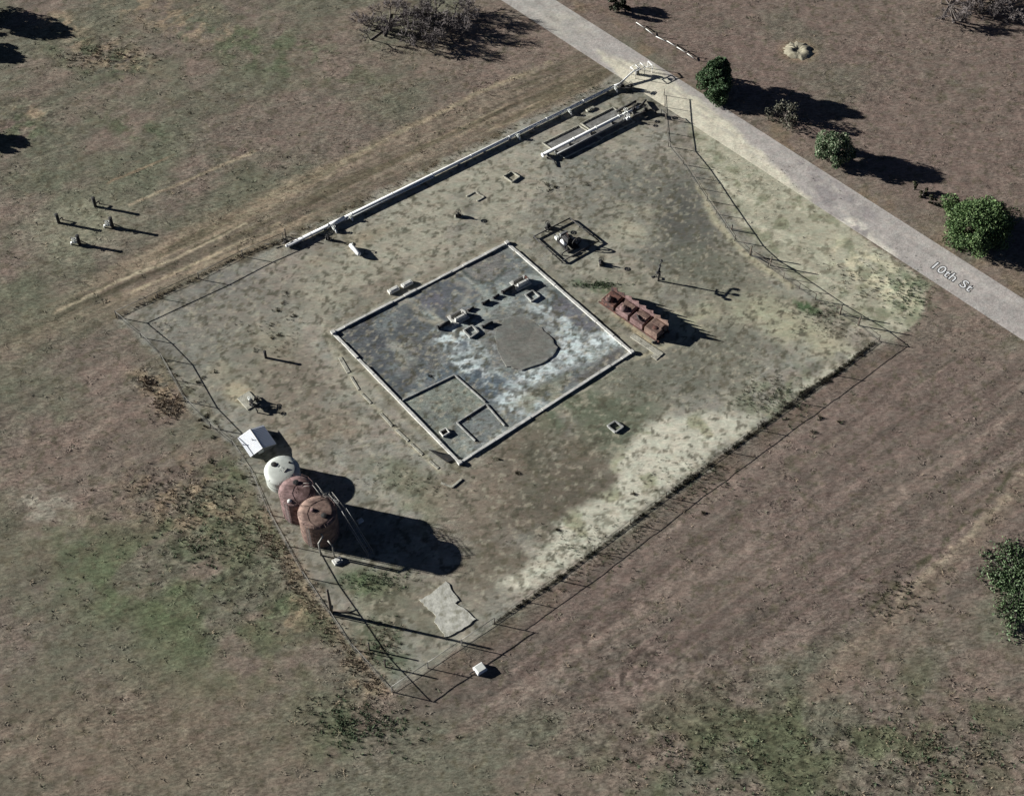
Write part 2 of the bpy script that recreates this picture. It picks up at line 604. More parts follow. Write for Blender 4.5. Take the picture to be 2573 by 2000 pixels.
    blot(1400, 1170, 170, 120, 0, (106, 99, 86), .9)
    blot(1300, 1230, 90, 140, 20, (108, 98, 86), .8)
    blot(1700, 910, 210, 90, -20, (118, 116, 104), .85)
    blot(1560, 420, 120, 40, 10, (124, 124, 114), .7)
    blot(1690, 520, 60, 130, -10, (116, 114, 104), .85)
    blot(1850, 700, 150, 90, 20, (126, 122, 106), .6)
    blot(1550, 760, 90, 60, 40, (126, 124, 108), .6)
    blot(900, 700, 180, 80, -25, (150, 146, 130), .8)
    blot(1150, 520, 260, 110, -25, (152, 148, 132), .8)
    blot(1500, 640, 160, 40, -20, (149, 146, 132), .7)
    blot(1610, 560, 90, 50, 0, (168, 163, 140), .6)
    blot(1740, 800, 70, 40, 0, (166, 162, 136), .7)
    blot(2000, 830, 180, 40, 25, (170, 165, 140), .75)
    blot(1950, 800, 120, 60, 10, (150, 150, 126), .5)
    blot(1950, 1000, 110, 70, -35, (120, 124, 102), .7, .6, 2, 60, .42, .6)
    blot(1500, 720, 60, 14, 10, (76, 92, 66), .95, .5, 2)
    blot(2030, 770, 40, 14, 20, (66, 88, 58), .9, .5, 2)
    blot(940, 1470, 90, 40, 10, (80, 96, 66), .9)
    blot(960, 1610, 60, 90, -30, (74, 88, 64), .9)
    blot(1000, 1560, 100, 70, 0, (108, 106, 90), .8)
    blot(1130, 1480, 170, 60, 0, (120, 112, 98), .6)
    blot(990, 1190, 80, 40, 10, (104, 110, 88), .7)
    blot(1060, 1260, 60, 60, 0, (116, 118, 92), .6)
    blot(870, 620, 120, 20, -25, (138, 128, 108), .7)
    blot(1720, 560, 75, 110, -20, (84, 84, 79), .95, .7, 4, 60, .05, .4)
    blot(1590, 470, 60, 30, 20, (104, 104, 97), .8, .7, 3, 60, .1, .45)
    blot(1800, 690, 90, 40, 30, (100, 100, 90), .7, .7, 3, 60, .1, .5)
    blot(1650, 640, 70, 40, 20, (102, 102, 94), .8)
    blot(1450, 400, 90, 40, 0, (112, 112, 104), .7)
    blot(1330, 1190, 60, 90, -20, (96, 94, 82), .9)
    blot(560, 860, 120, 60, 40, (120, 118, 108), .8)
    blot(1090, 1240, 120, 40, 30, (118, 114, 98), .8)
    blot(1620, 470, 80, 40, 30, (108, 107, 98), .8)
    blot(1780, 680, 110, 60, 25, (106, 106, 94), .85)
    blot(1690, 960, 190, 70, -30, (106, 105, 94), .9)
    blot(1830, 900, 90, 70, -30, (112, 110, 98), .8)
    blot(1560, 1060, 90, 90, -30, (96, 100, 84), .85)
    blot(1430, 1260, 130, 90, -35, (98, 92, 81), .95)
    blot(1280, 1370, 90, 70, 10, (106, 98, 86), .9)
    blot(1200, 1430, 110, 50, 0, (110, 103, 90), .85)
    blot(1180, 1260, 90, 110, 20, (118, 108, 95), .8)
    blot(560, 720, 130, 30, -26, (116, 114, 108), .85)
    blot(620, 780, 160, 60, -20, (122, 118, 108), .8)
    blot(760, 980, 130, 90, 35, (122, 114, 102), .85)
    blot(960, 720, 60, 20, -25, (112, 104, 92), .8)
    # pale sand tongue along the lower right fence, and the apron by the road
    tongue = P.poly([(1640, 1060), (1780, 1030), (1890, 1060), (1760, 1165), (1620, 1270), (1440, 1410), (1310, 1490), (1250, 1470), (1370, 1370), (1420, 1300), (1560, 1220), (1540, 1160)], 16, 12)
    P.mix(tongue, (182, 179, 162), 1.0)
    P.mix(tongue * P.nz(3, 61, .55, .7), (140, 140, 114), .8)
    P.mix(P.line([(1830, 1105), (1990, 990), (2140, 893)], 16, 14, 9) * P.nz(2, 161, .35, .6), (176, 173, 155), .85)
    apron = P.poly([(1700, 240), (1760, 255), (2215, 632), (2330, 720), (2310, 800), (2240, 860), (2150, 820), (1980, 690), (1860, 570), (1760, 400)], 10, 5)
    P.mix(apron, (158, 155, 136), .95)
    P.mix(apron * P.streak(2, 5, -38, 62, .5, .68), (178, 174, 154), .8)
    P.mix(apron * P.nz(2.5, 63, .56, .68), (118, 120, 98), .7)
    P.mix(P.ell(2280, 740, 60, 60, 30, .6) * P.nz(1.2, 64, .4, .6), (106, 116, 92), .9)
    P.mix(apron * P.ell(2200, 690, 120, 50, 35, .6) * P.nz(1.5, 65, .45, .6), (194, 188, 160), .8)
    # pale edge of the mound by the road side, along the inner fence line
    P.mix(P.line([(1760, 470), (1800, 560), (1890, 650), (1990, 720)], 14, 9, 4), (170, 164, 138), .7)
    # fringes of the yard
    P.mix(P.line([(2230, 880), (1904, 1110), (1673, 1290), (1400, 1500), (1100, 1700)], 26, 26, 8) * P.nz(2, 70, .4, .65), (100, 88, 76), .6)
    P.mix(P.line([(2147, 905), (1904, 1082), (1673, 1250), (1399, 1458), (1242, 1566)], 5, 4, 2), (64, 58, 46), .8)
    P.mix(P.line([(677, 1293), (764, 1450), (830, 1538), (887, 1631), (953, 1710)], 34, 24, 6) * P.nz(1.6, 66, .35, .6), (134, 118, 100), .7)
    P.mix(P.line([(406, 901), (585, 1130), (677, 1293)], 26, 20, 6) * P.nz(1.4, 67, .48, .64), (84, 80, 62), .7)
    P.mix(P.line([(293, 800), (500, 700), (720, 600), (1290, 320)], 18, 14, 4) * P.nz(1.4, 68, .48, .64), (84, 76, 60), .8)
    P.mix(P.line([(1420, 130), (2000, 505), (2600, 880)], 60, 30, 6) * 0, (0, 0, 0))
    P.mix(P.line([(1420, 0), (1800, 240), (2350, 600), (2620, 770)], 40, 30, 8) * P.nz(3, 69, .4, .7), (118, 104, 84), .6)
    # containment floor
    D4 = P.poly(DYKE, 3, 0)
    P.mix(D4, (112, 116, 115), 1.0)
    P.mix(D4 * P.nz(4, 71, .4, .6), (86, 92, 92), .85)
    for k in range(1, 6):
        f = k / 6
        P.mix(D4 * P.line([(837 + 437 * f, 837 - 225 * f), (1155 + 432 * f, 1164 - 278 * f)], 1.5, 2, 1) * P.nz(2, 73 + k, .4, .55), (66, 66, 68), .6)
        P.mix(D4 * P.line([(837 + 318 * f, 837 + 327 * f), (1274 + 313 * f, 612 + 274 * f)], 1.5, 2, 1) * P.nz(2, 83 + k, .4, .55), (66, 66, 68), .6)
    P.mix(D4 * P.nz(3, 72, .56, .68), (134, 137, 132), .7)

    def flo(cx, cy, rx, ry, rot, col, a, soft=.4, size=1.6, seed=80, lo=.35, hi=.6):
        P.mix(D4 * P.ell(cx, cy, rx, ry, rot, soft, 4) * P.nz(size, seed + int(cx * 3 + cy), lo, hi), col, a)
    P.mix(D4 * P.nz(2.2, 75, .56, .66), (152, 159, 154), .7)
    P.mix(D4 * P.line([(1052, 738), (1095, 800), (1140, 835)], 5, 4, 2), (158, 156, 142), .7)
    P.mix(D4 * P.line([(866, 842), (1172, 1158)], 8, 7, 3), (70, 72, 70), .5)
    P.mix(D4 * P.poly([(1030, 742), (1150, 680), (1225, 755), (1125, 812)], 5, 3), (86, 89, 94), .7)
    P.mix(D4 * P.poly([(862, 838), (1015, 757), (1118, 838), (1080, 930), (985, 990)], 7, 5), (86, 89, 91), .65)
    P.mix(D4 * P.line([(1150, 675), (1240, 762)], 4, 4, 2), (158, 157, 144), .75)
    P.mix(D4 * P.line([(1025, 745), (1128, 818)], 4, 4, 2), (156, 152, 138), .7)
    P.mix(D4 * P.ell(1220, 668, 56, 40, -25, .3, 3), (112, 110, 106), .9)
    P.mix(D4 * P.line([(1150, 672), (1195, 706), (1240, 712), (1268, 680)], 6, 6, 3), (66, 74, 72), .8)
    P.mix(D4 * P.ell(1084, 756, 34, 24, 0, .4, 3), (100, 100, 106), .9)
    P.mix(D4 * P.line([(1010, 745), (1060, 800), (1110, 815)], 8, 8, 3), (140, 137, 126), .7)
    P.mix(D4 * P.line([(1130, 700), (1180, 725), (1160, 760), (1130, 790)], 9, 8, 4), (142, 139, 128), .6)
    flo(930, 860, 80, 90, 0, (80, 82, 85), .9)
    flo(950, 960, 90, 60, 20, (74, 78, 82), .95)
    flo(1060, 900, 60, 70, 0, (92, 91, 88), .7)
    flo(1010, 880, 30, 50, -30, (150, 149, 138), .7)
    flo(1270, 760, 90, 50, 10, (146, 152, 146), .7)
    for cx, cy, rx, ry, rot in ((1385, 800, 70, 40, 30), (1440, 850, 70, 34, 10), (1400, 900, 80, 30, -30), (1210, 870, 44, 50, 0), (1190, 920, 60, 34, 20), (1145, 850, 50, 30, 0), (1480, 880, 70, 26, -25), (1340, 940, 60, 26, -20), (1290, 1000, 70, 40, 20), (1530, 840, 40, 24, 30)):
        flo(cx, cy, rx, ry, rot, (194, 203, 202), .95, .6, .8, 90, .45, .57)
    for cx, cy, rx, ry, rot in ((1200, 950, 60, 40, 0), (1090, 950, 60, 30, -20), (1180, 860, 30, 20, 0), (1240, 960, 40, 60, 30)):
        flo(cx, cy, rx, ry, rot, (78, 88, 96), .85, .6, 1.4, 97, .45, .58)
    P.mix(D4 * P.poly([(1380, 765), (1410, 745), (1520, 820), (1490, 840), (1440, 815)], 5, 4), (98, 98, 102), .9)
    P.mix(D4 * P.poly([(1440, 960), (1550, 870), (1575, 890), (1480, 965)], 8, 5), (92, 90, 88), .85)
    P.mix(D4 * P.ell(1300, 850, 110, 74, -10, .35, 6), (102, 101, 97), .7)
    flo(1360, 1010, 110, 40, -28, (132, 132, 116), .8)
    P.mix(D4 * P.poly([(1006, 1008), (1142, 945), (1221, 1014), (1146, 1063), (1090, 1100)], 3, 1), (124, 128, 118), .85)
    P.mix(D4 * P.poly([(1221, 1016), (1274, 1072), (1196, 1112), (1148, 1064)], 3, 1), (112, 116, 114), .9)
    P.mix(D4 * P.poly([(1090, 1100), (1146, 1063), (1196, 1114), (1160, 1150), (1120, 1130)], 4, 2), (126, 130, 122), .7)
    flo(1110, 1060, 60, 40, 30, (92, 96, 96), .7)
    # strip around the wall
    P.mix(P.line([(826, 842), (1000, 1030), (1150, 1176)], 7, 6, 6) * P.nz(1.2, 141, .4, .6) * (1 - D4), (172, 168, 150), .9)
    P.mix(P.line([(1165, 1172), (1400, 1020), (1592, 896)], 5, 5, 5) * P.nz(1.4, 142, .45, .62) * (1 - D4), (164, 160, 144), .7)
    P.mix(P.line([(835, 828), (1270, 604)], 4, 4, 4) * P.nz(1.4, 143, .45, .62) * (1 - D4), (160, 156, 142), .6)
    P.mix(P.line([(820, 838), (1150, 1180)], 12, 8, 3) * (1 - D4), (112, 108, 92), .8)
    P.mix(P.line([(826, 820), (1270, 596)], 14, 8, 3) * (1 - D4), (118, 112, 98), .8)
    P.mix(P.line([(1290, 610), (1600, 880)], 10, 10, 3) * (1 - D4), (128, 124, 108), .6)
    P.mix(P.line([(1600, 900), (1700, 860), (1760, 820)], 6, 6, 2), (168, 162, 138), .7)
    P.mix(P.line([(1550, 790), (1640, 870)], 12, 9, 2), (166, 154, 124), .7)
    # rows of spoil
    P.mix(P.ell(2005, 128, 44, 26, 0, .5, 3), (140, 122, 96), .6)
    P.mix(P.ell(600, 990, 40, 26, 20, .5, 3) * pad, (166, 156, 132), .8)
    P.mix(P.ell(115, 1275, 80, 40, 20, .6) * P.nz(1.6, 171, .35, .58), (148, 142, 128), .85)
    # clods, dung and small bare spots, then fine mottling
    P.mix(P.nz(.9, 96, .63, .72, 3) * (1 - .6 * D4), (84, 80, 64), .55)
    P.mix(P.nz(.6, 95, .6, .74, 3) * pad, (160, 154, 136), .5)
    P.mix(P.nz(.7, 94, .6, .72, 3) * pad, (76, 74, 62), .75)
    P.c *= (.80 + .4 * fbm(X, Y, 1.2, 99, 3))[:, None]
    P.grain = np.clip(.95 - .12 * rl - .48 * pad + .22 * D4 - .45 * apron, .4, 1) * (.6 + .8 * fbm(X, Y, 7, 98, 2))
    return P


STEP = .23
gx = axis(-94, 94, STEP, 6000)
gy = axis(66, 224, STEP, 6000)
GX, GY = np.meshgrid(gx, gy)
_P = paint_ground(GX.ravel(), GY.ravel())
far = np.maximum(np.maximum(np.abs(GX.ravel()) - 94, 0), np.maximum(np.maximum(66 - GY.ravel(), GY.ravel() - 224), 0))
_flat = np.maximum(_P.poly(PAD, 60, 0), _P.line([(1180, -120), (2700, 860)], 200, 60, 0))
GZ = -.10 * (1 - _flat) * fbm(GX.ravel(), GY.ravel(), 2.2, 5, 3) * sstep(40, 0, far)
cols = np.clip(_P.c / KALB, 0, .9)
tag(grid_object('ground', GX, GY, GZ.reshape(GX.shape), cols, M['ground'], _P.grain), kind='structure')


# ------------------------------------------------------------------ road
def road():
    a0, a1 = G(1259, 2), G(2573, 855)
    b0, b1 = G(1399, 2), G(2573, 753)
    d = ((a1 - a0).normalized() + (b1 - b0).normalized()).normalized()
    n = Vector((-d.y, d.x, 0))
    wa = (a0.dot(n) + a1.dot(n)) / 2
    wb = (b0.dot(n) + b1.dot(n)) / 2
    t0 = a0.dot(d)
    u = axis(t0 - 16, t0 + 150, .25, 3000)
    w = np.linspace(wa, wb, 30)
    U, Wd = np.meshgrid(u, w)
    X = U * d.x + Wd * n.x
    Y = U * d.y + Wd * n.y
    P = Paint(X.ravel(), Y.ravel(), (161, 155, 149), 4, 3)
    P.mix(P.nz(4, 5, .4, .65), (152, 147, 142), .6)
    P.mix(P.poly([(1500, 130), (1640, 170), (1810, 290), (1950, 420), (2060, 530), (2200, 620), (2230, 650), (2150, 650), (1700, 340)], 9, 6), (196, 190, 170), .95)
    P.mix(P.poly([(2080, 560), (2140, 545), (2250, 640), (2200, 640)], 8, 7), (202, 196, 182), .9)
    P.mix(P.poly([(1990, 400), (2060, 420), (2200, 540), (2170, 600), (2060, 520)], 8, 7) * P.nz(1.5, 6, .4, .6), (138, 132, 130), .9)
    P.mix(P.ell(1420, 60, 60, 26, 30, .6) * P.nz(1.5, 7, .4, .6), (176, 170, 156), .8)
    P.mix(P.ell(1380, 40, 120, 60, 30, .7), (158, 155, 146), .5)
    P.mix(P.line([(1690, 260), (1990, 470)], 5, 5, 2), (190, 184, 166), .5)
    for q in (.28, .42, .62, .76):
        e0, e1 = 1259 + 140 * q, 2573
        P.mix(P.line([(e0, 2), (2573, 855 - 102 * q)], 4, 5, 3) * P.nz(3, 11 + int(q * 9), .4, .6), (174, 168, 158) if q in (.28, .76) else (142, 136, 131), .45)
    Z = np.full(X.shape, .006)
    return d, n, wa, wb, tag(grid_object('road', X, Y, Z, np.clip(P.c / KALB, 0, .9), M['road']), kind='structure')


RD, RN, RWA, RWB, _ = road()


# ------------------------------------------------------------------ grass and weeds (one mass each)
def tufts(name, pts, hs, rad, cols, label, blades=6, lean=.6):
    n = len(pts)
    k = blades
    ang = np.random.rand(n, k) * 2 * PI
    rr = rad[:, None] * (.15 + .85 * np.random.rand(n, k))
    bx = pts[:, 0:1] + np.cos(ang) * rr * .5
    by = pts[:, 1:2] + np.sin(ang) * rr * .5
    tx = pts[:, 0:1] + np.cos(ang) * rr * (.5 + lean)
    ty = pts[:, 1:2] + np.sin(ang) * rr * (.5 + lean)
    h = hs[:, None] * (.5 + .6 * np.random.rand(n, k))
    wd = .12 * rad[:, None] * (.6 + .8 * np.random.rand(n, k))
    sx, sy = -np.sin(ang) * wd, np.cos(ang) * wd
    z0 = np.full((n, k), -.06)
    v = np.stack([np.stack([bx - sx, by - sy, z0], -1), np.stack([bx + sx, by + sy, z0], -1), np.stack([tx + sx * .5, ty + sy * .5, h], -1), np.stack([tx - sx * .5, ty - sy * .5, h], -1)], 2).reshape(-1, 3)
    me = D.meshes.new(name)
    nf = n * k
    me.vertices.add(nf * 4)
    me.vertices.foreach_set('co', v.ravel().astype(np.float32))
    me.loops.add(nf * 4)
    me.polygons.add(nf)
    me.loops.foreach_set('vertex_index', np.arange(nf * 4, dtype=np.int32))
    me.polygons.foreach_set('loop_start', (np.arange(nf) * 4).astype(np.int32))
    me.update(calc_edges=True)
    c = np.repeat(cols, k * 4, 0) * np.repeat(.85 + .3 * np.random.rand(nf, 1), 4, 0)
    a = me.color_attributes.new('tint', 'FLOAT_COLOR', 'POINT')
    a.data.foreach_set('color', np.concatenate([c, np.ones((len(c), 1))], 1).ravel().astype(np.float32))
    me.materials.append(M['grass'])
    o = D.objects.new(name, me)
    COL.objects.link(o)
    return tag(o, label, 'grass', kind='stuff')


def scatter(n):
    """random points of the visible ground, evenly per square metre"""
    y = 68 + np.random.rand(n) * 154
    half = 62 + (y - 68) * .24
    x = (np.random.rand(n) * 2 - 1) * half
    keep = np.random.rand(n) < half / 92
    return x[keep], y[keep]


def grass_field():
    x, y = scatter(170000)
    P = Paint(x, y, (112, 102, 84))
    pad = P.poly(PAD + [], 4, 2)
    apron = P.poly([(1700, 240), (1760, 255), (2215, 632), (2330, 720), (2310, 800), (2240, 860), (2150, 820), (1980, 690), (1860, 570), (1760, 400)], 10, 5)
    road_ = P.poly([(1180, -50), (1330, -50), (2700, 834), (2700, 940)], 6, 0)
    dens = .03 + .3 * P.nz(6, 201, .4, .65) * P.nz(1.5, 202, .35, .6)
    for cx, cy, rx, ry in ((270, 140, 120, 50), (470, 1270, 160, 130), (380, 980, 70, 60), (650, 1450, 150, 140), (2000, 1900, 560, 200), (900, 1800, 150, 80), (900, 1700, 90, 80)):
        dens = dens + .5 * P.ell(cx, cy, rx, ry, 0, .5)
    dens *= (1 - np.maximum(np.maximum(pad, road_), apron * .8))
    k = np.random.rand(len(x)) < dens * .3
    x, y = x[k], y[k]
    Q = paint_ground(x, y)
    n = len(x)
    c = Q.c / KALB * (.75 + .45 * np.random.rand(n, 1))
    t = np.random.rand(n)
    grn = lin((84, 94, 70)) / KALB
    tan = lin((144, 128, 106)) / KALB
    c = np.where((t < .16)[:, None], c * .6 + grn * .4, c)
    c = np.where((t > .9)[:, None], c * .5 + tan * .5, c)
    tufts('dry_grass', np.stack([x, y], 1), (.015 + .06 * np.random.rand(n) ** 2), .18 + .3 * np.random.rand(n), c, 'dry brown and olive pasture grass in low tufts all around the yard', 9, .9)


grass_field()


def weeds():
    X, Y, Hh, Rr, C = [], [], [], [], []

    def put(px, py, h, r, col):
        p = G(px, py)
        X.append(p.x)
        Y.append(p.y)
        Hh.append(h * .34)
        Rr.append(r * .72)
        C.append(lin(col) / KALB * random.uniform(.6, 1.1))

    def along(pts, n, spread, h, r, cols):
        L = [math.dist(a, b) for a, b in zip(pts[:-1], pts[1:])]
        for _ in range(n):
            t = random.random() * sum(L)
            for (a, b), l in zip(zip(pts[:-1], pts[1:]), L):
                if t <= l:
                    break
                t -= l
            f = t / l
            put(a[0] + (b[0] - a[0]) * f + random.gauss(0, spread), a[1] + (b[1] - a[1]) * f + random.gauss(0, spread * .7), h * random.uniform(.5, 1.4), r * random.uniform(.5, 1.4), random.choice(cols))

    def patch(cx, cy, rx, ry, n, h, r, cols):
        for _ in range(n):
            put(cx + random.gauss(0, rx * .5), cy + random.gauss(0, ry * .5), h * random.uniform(.5, 1.5), r * random.uniform(.5, 1.5), random.choice(cols))
    DK = [(62, 62, 48), (74, 68, 54), (70, 74, 56), (86, 78, 62)]
    GN = [(76, 90, 66), (88, 100, 76), (70, 80, 60)]
    TN = [(124, 112, 96), (112, 102, 86), (134, 120, 102), (96, 88, 74)]
    along([(2196, 862), (2094, 940), (2011, 990)], 240, 2.5, .34, .24, DK)
    along([(2196, 864), (2094, 943), (2011, 993), (1904, 1080), (1760, 1183), (1673, 1249), (1399, 1457), (1242, 1566)], 420, 1.5, .34, .24, [(56, 52, 42), (66, 58, 48), (52, 54, 42)])
    for k in range(46):
        f = random.random()
        seg = [(2196, 864), (2094, 943), (2011, 993), (1904, 1080), (1760, 1183), (1673, 1249), (1399, 1457), (1242, 1566)]
        i_ = random.randrange(len(seg) - 1)
        cx, cy = seg[i_][0] + (seg[i_ + 1][0] - seg[i_][0]) * f, seg[i_][1] + (seg[i_ + 1][1] - seg[i_][1]) * f
        patch(cx, cy, 9, 5, 12, .42, .26, [(46, 44, 34), (60, 54, 44), (50, 54, 40)])
    along([(1830, 1150), (1673, 1290), (1400, 1490)], 160, 10, .25, .22, DK + TN)
    along([(293, 798), (490, 700), (610, 640), (720, 600)], 260, 3.5, .3, .24, DK + TN)
    along([(720, 600), (1290, 320), (1540, 205)], 260, 5, .25, .22, DK + TN)
    along([(406, 901), (585, 1105), (677, 1293), (764, 1450), (830, 1538), (953, 1710)], 200, 9, .28, .26, DK + TN)
    along([(640, 1300), (760, 1480), (860, 1640), (950, 1740)], 420, 16, .28, .30, TN)
    patch(375, 962, 16, 16, 50, .5, .35, [(130, 118, 102), (116, 104, 90), (142, 128, 112)])
    patch(425, 1020, 44, 34, 150, .4, .34, [(130, 118, 102), (116, 104, 90), (142, 128, 112)])
    patch(470, 1250, 150, 80, 200, .3, .3, TN + DK)
    patch(270, 140, 130, 36, 160, .3, .34, TN)
    patch(560, 1360, 170, 110, 260, .26, .3, GN)
    patch(900, 1820, 130, 60, 240, .3, .32, GN)
    patch(1950, 1000, 110, 60, 260, .28, .26, GN + DK)
    patch(2060, 790, 60, 26, 110, .28, .26, GN + DK)
    patch(2100, 830, 90, 30, 90, .22, .2, DK)
    patch(1500, 716, 60, 10, 130, .3, .28, GN)
    patch(2290, 740, 60, 60, 180, .26, .24, GN)
    patch(2200, 700, 120, 70, 160, .2, .2, DK)
    patch(1960, 440, 190, 130, 60, .2, .2, DK)
    patch(940, 1460, 90, 30, 160, .3, .3, GN)
    patch(960, 1620, 60, 80, 160, .3, .3, GN + TN)
    patch(1750, 1210, 120, 60, 150, .22, .22, DK + GN)
    patch(1480, 1380, 150, 70, 130, .22, .22, DK + GN)
    patch(1020, 1200, 200, 50, 110, .22, .22, GN + DK)
    patch(700, 860, 120, 90, 40, .25, .24, DK)
    patch(420, 830, 50, 20, 14, .3, .25, DK)
    patch(1400, 470, 110, 40, 40, .2, .2, DK)
    patch(1900, 1900, 420, 120, 260, .26, .34, GN + DK)
    patch(2380, 1890, 180, 130, 320, .26, .34, GN + TN)
    patch(2250, 1500, 90, 60, 90, .25, .3, DK)
    patch(700, 300, 600, 200, 60, .2, .24, DK)
    for x0, y0 in ((2060, 1050), (2110, 1060), (2045, 1085), (1765, 1287), (990, 1070), (510, 948), (497, 960), (540, 935), (517, 1045), (515, 1072), (500, 1055), (535, 1098), (533, 1160), (610, 1200), (640, 1215), (1255, 1155), (1300, 1190), (1080, 945), (720, 740), (712, 762), (698, 780), (680, 815), (700, 842), (685, 850), (640, 880), (740, 795), (1380, 480), (1375, 465), (1395, 470), (1480, 466), (1175, 1050), (1400, 1330), (1590, 1240)):
        patch(x0, y0, 7, 5, 9, .35, .24, DK)
    n = len(X)
    tufts('weeds', np.stack([np.array(X), np.array(Y)], 1), np.array(Hh), np.array(Rr), np.array(C), 'scattered dark weeds and tan stalks along the fences and across the yard', 13, .75)


weeds()


# ------------------------------------------------------------------ fences
def fence(label, pts, h=1.4, every=2.6, rail='galv_dark', mesh=True, sag=0, rr=.04, group='chain link fence runs around the yard'):
    P = [G(*p) for p in pts]
    t = thing('chain_link_fence', label, 'fence', P[0], 0, group)
    o = P[0]
    rl, ml = MB(), MB()
    bot = MB()
    for a, b in zip(P[:-1], P[1:]):
        a, b = a - o, b - o
        L = (b - a).length
        n = max(1, round(L / every))
        Z = Vector((0, 0, h))
        rl.tube([a + Z, b + Z], rr, 6)
        bot.tube([a + Vector((0, 0, .12)), b + Vector((0, 0, .12))], .018, 5)
        ml.add([a + Vector((0, 0, .04)), b + Vector((0, 0, .04)), b + Z, a + Z], [(0, 1, 2, 3)])
        for i in range(n):
            q = a.lerp(b, i / n)
            r = .07 if i == 0 else .055
            MB().tube([q + Vector((0, 0, -.1)), q + Vector((random.uniform(-.03, .03), random.uniform(-.03, .03), h + (.12 if i == 0 else .03)))], r, 8).build('post', M[rail], t)
    q = P[-1] - o
    MB().tube([q + Vector((0, 0, -.1)), q + Vector((0, 0, h + .12))], .055, 8).build('post', M[rail], t)
    rl.build('top_rail', M[rail], t)
    bot.build('bottom_wire', M[rail], t)
    ml.build('wire_mesh', M['mesh'], t)
    return t


fence('chain link fence run from the left corner to the long white pipe', [(293, 797), (500, 702), (610, 645), (712, 601)], 1.3, 7.5)
fence('chain link fence run passing behind the white shed and rusty tanks', [(293, 797), (355, 848), (406, 901), (466, 1009), (530, 1075), (585, 1118), (631, 1185), (677, 1293), (764, 1450), (830, 1546), (887, 1631), (985, 1738)], 1.3, 5.5)
fence('short pale chain link fence run rising from the bottom corner of the yard', [(985, 1738), (1075, 1678), (1160, 1621), (1242, 1566)], 1.4, 6.5, 'galv')
fence('chain link fence run along the pale sand and the ploughed brown field', [(1242, 1566), (1399, 1457), (1673, 1249), (1904, 1080), (2094, 942), (2208, 858)], 1.05, 6.5, 'rail_dark', True, 0, .026)
fence('dark wire fence run bending between the yard and the sandy road', [(2208, 858), (2155, 817), (2048, 753), (1929, 672), (1883, 641), (1846, 606), (1776, 505), (1716, 414), (1679, 369), (1672, 300), (1668, 240)], 1.2, 3.2, 'rail_dark')


def heavy_posts():
    # brace posts and gate posts that stand higher than the fence
    spots = [((1885, 642), 2.0, 'thick brown gate post where the road fence turns, by the dark rails'),
             ((1935, 668), 1.9, 'brown gate post paired with its thicker neighbour on the road fence'),
             ((2110, 790), 1.9, 'tall brown brace post near the right corner of the road fence'),
             ((2157, 818), 2.0, 'tall brown end post closest to the right corner of the yard'),
             ((1838, 578), 1.0, 'short slanting brown post leaning at the road fence'),
             ((928, 1632), 1.7, 'stub post in the green grass below the utility pole'),
             ((968, 1675), 1.75, 'stub post just inside the bottom corner of the yard'),
             ((718, 595), 1.6, 'dark post standing beside the end of the long white pipe')]
    for (p, h, lab) in spots:
        t = thing('wooden_post', lab, 'post', G(*p), 0, 'tall posts on the fence lines')
        r = .11
        MB().tube([(0, 0, -.2), (0, 0, h * .6), (.02, 0, h)], [r, r * .97, r * .9], 10).build('shaft', M['wood'], t)
        MB().lathe([(r * .95, 0), (r * .95, .03), (r * .4, .06)], (.02, 0, h), 10).build('cap', M['dark'], t)
    for a, b, lab in (((1885, 642), (1935, 668), 'dark double rail gate between the two gate posts of the road fence'),
                      ((1660, 288), (1676, 302), 'narrow dark steel gate leaf at the road end of the fence')):
        A, B = G(*a), G(*b)
        t = thing('pipe_gate', lab, 'gate', A)
        v = B - A
        MB().tube([v * .06 + Vector((0, 0, 1.1)), v * .94 + Vector((0, 0, 1.1))], .05, 8).tube([v * .06 + Vector((0, 0, .25)), v * .94 + Vector((0, 0, .25))], .05, 8).tube([v * .06 + Vector((0, 0, .25)), v * .94 + Vector((0, 0, 1.1))], .035, 8).build('gate_frame', M['dark'], t)
        MB().tube([v * .06 + Vector((0, 0, -.05)), v * .06 + Vector((0, 0, 1.16))], .06, 8).build('hinge_post', M['dark'], t)


heavy_posts()


def roadside_fence():
    pts = [(1598, 62), (1622, 78), (1648, 92), (1675, 108), (1700, 124), (1726, 140), (1750, 152)]
    P = [G(*p) for p in pts]
    t = thing('roadside_fence', 'broken white pipe fence along the far side of the road near the top', 'fence', P[0])
    o = P[0]
    for i, p in enumerate(P):
        q = p - o
        MB().tube([q + Vector((0, 0, -.1)), q + Vector((random.uniform(-.1, .1), random.uniform(-.1, .1), .95))], .07, 8).build('post', M['wood'], t)
    for i, (a, b) in enumerate(zip(P[:-1], P[1:])):
        z0, z1 = ((.5, .5), (.5, .06), (.06, .3), (.45, .5), (.5, .5), (.5, .1))[i]
        MB().tube([a - o + Vector((0, -.1, z0)), b - o + Vector((0, -.1, z1))], .06, 8).build('rail', M['dull_white'], t)


roadside_fence()


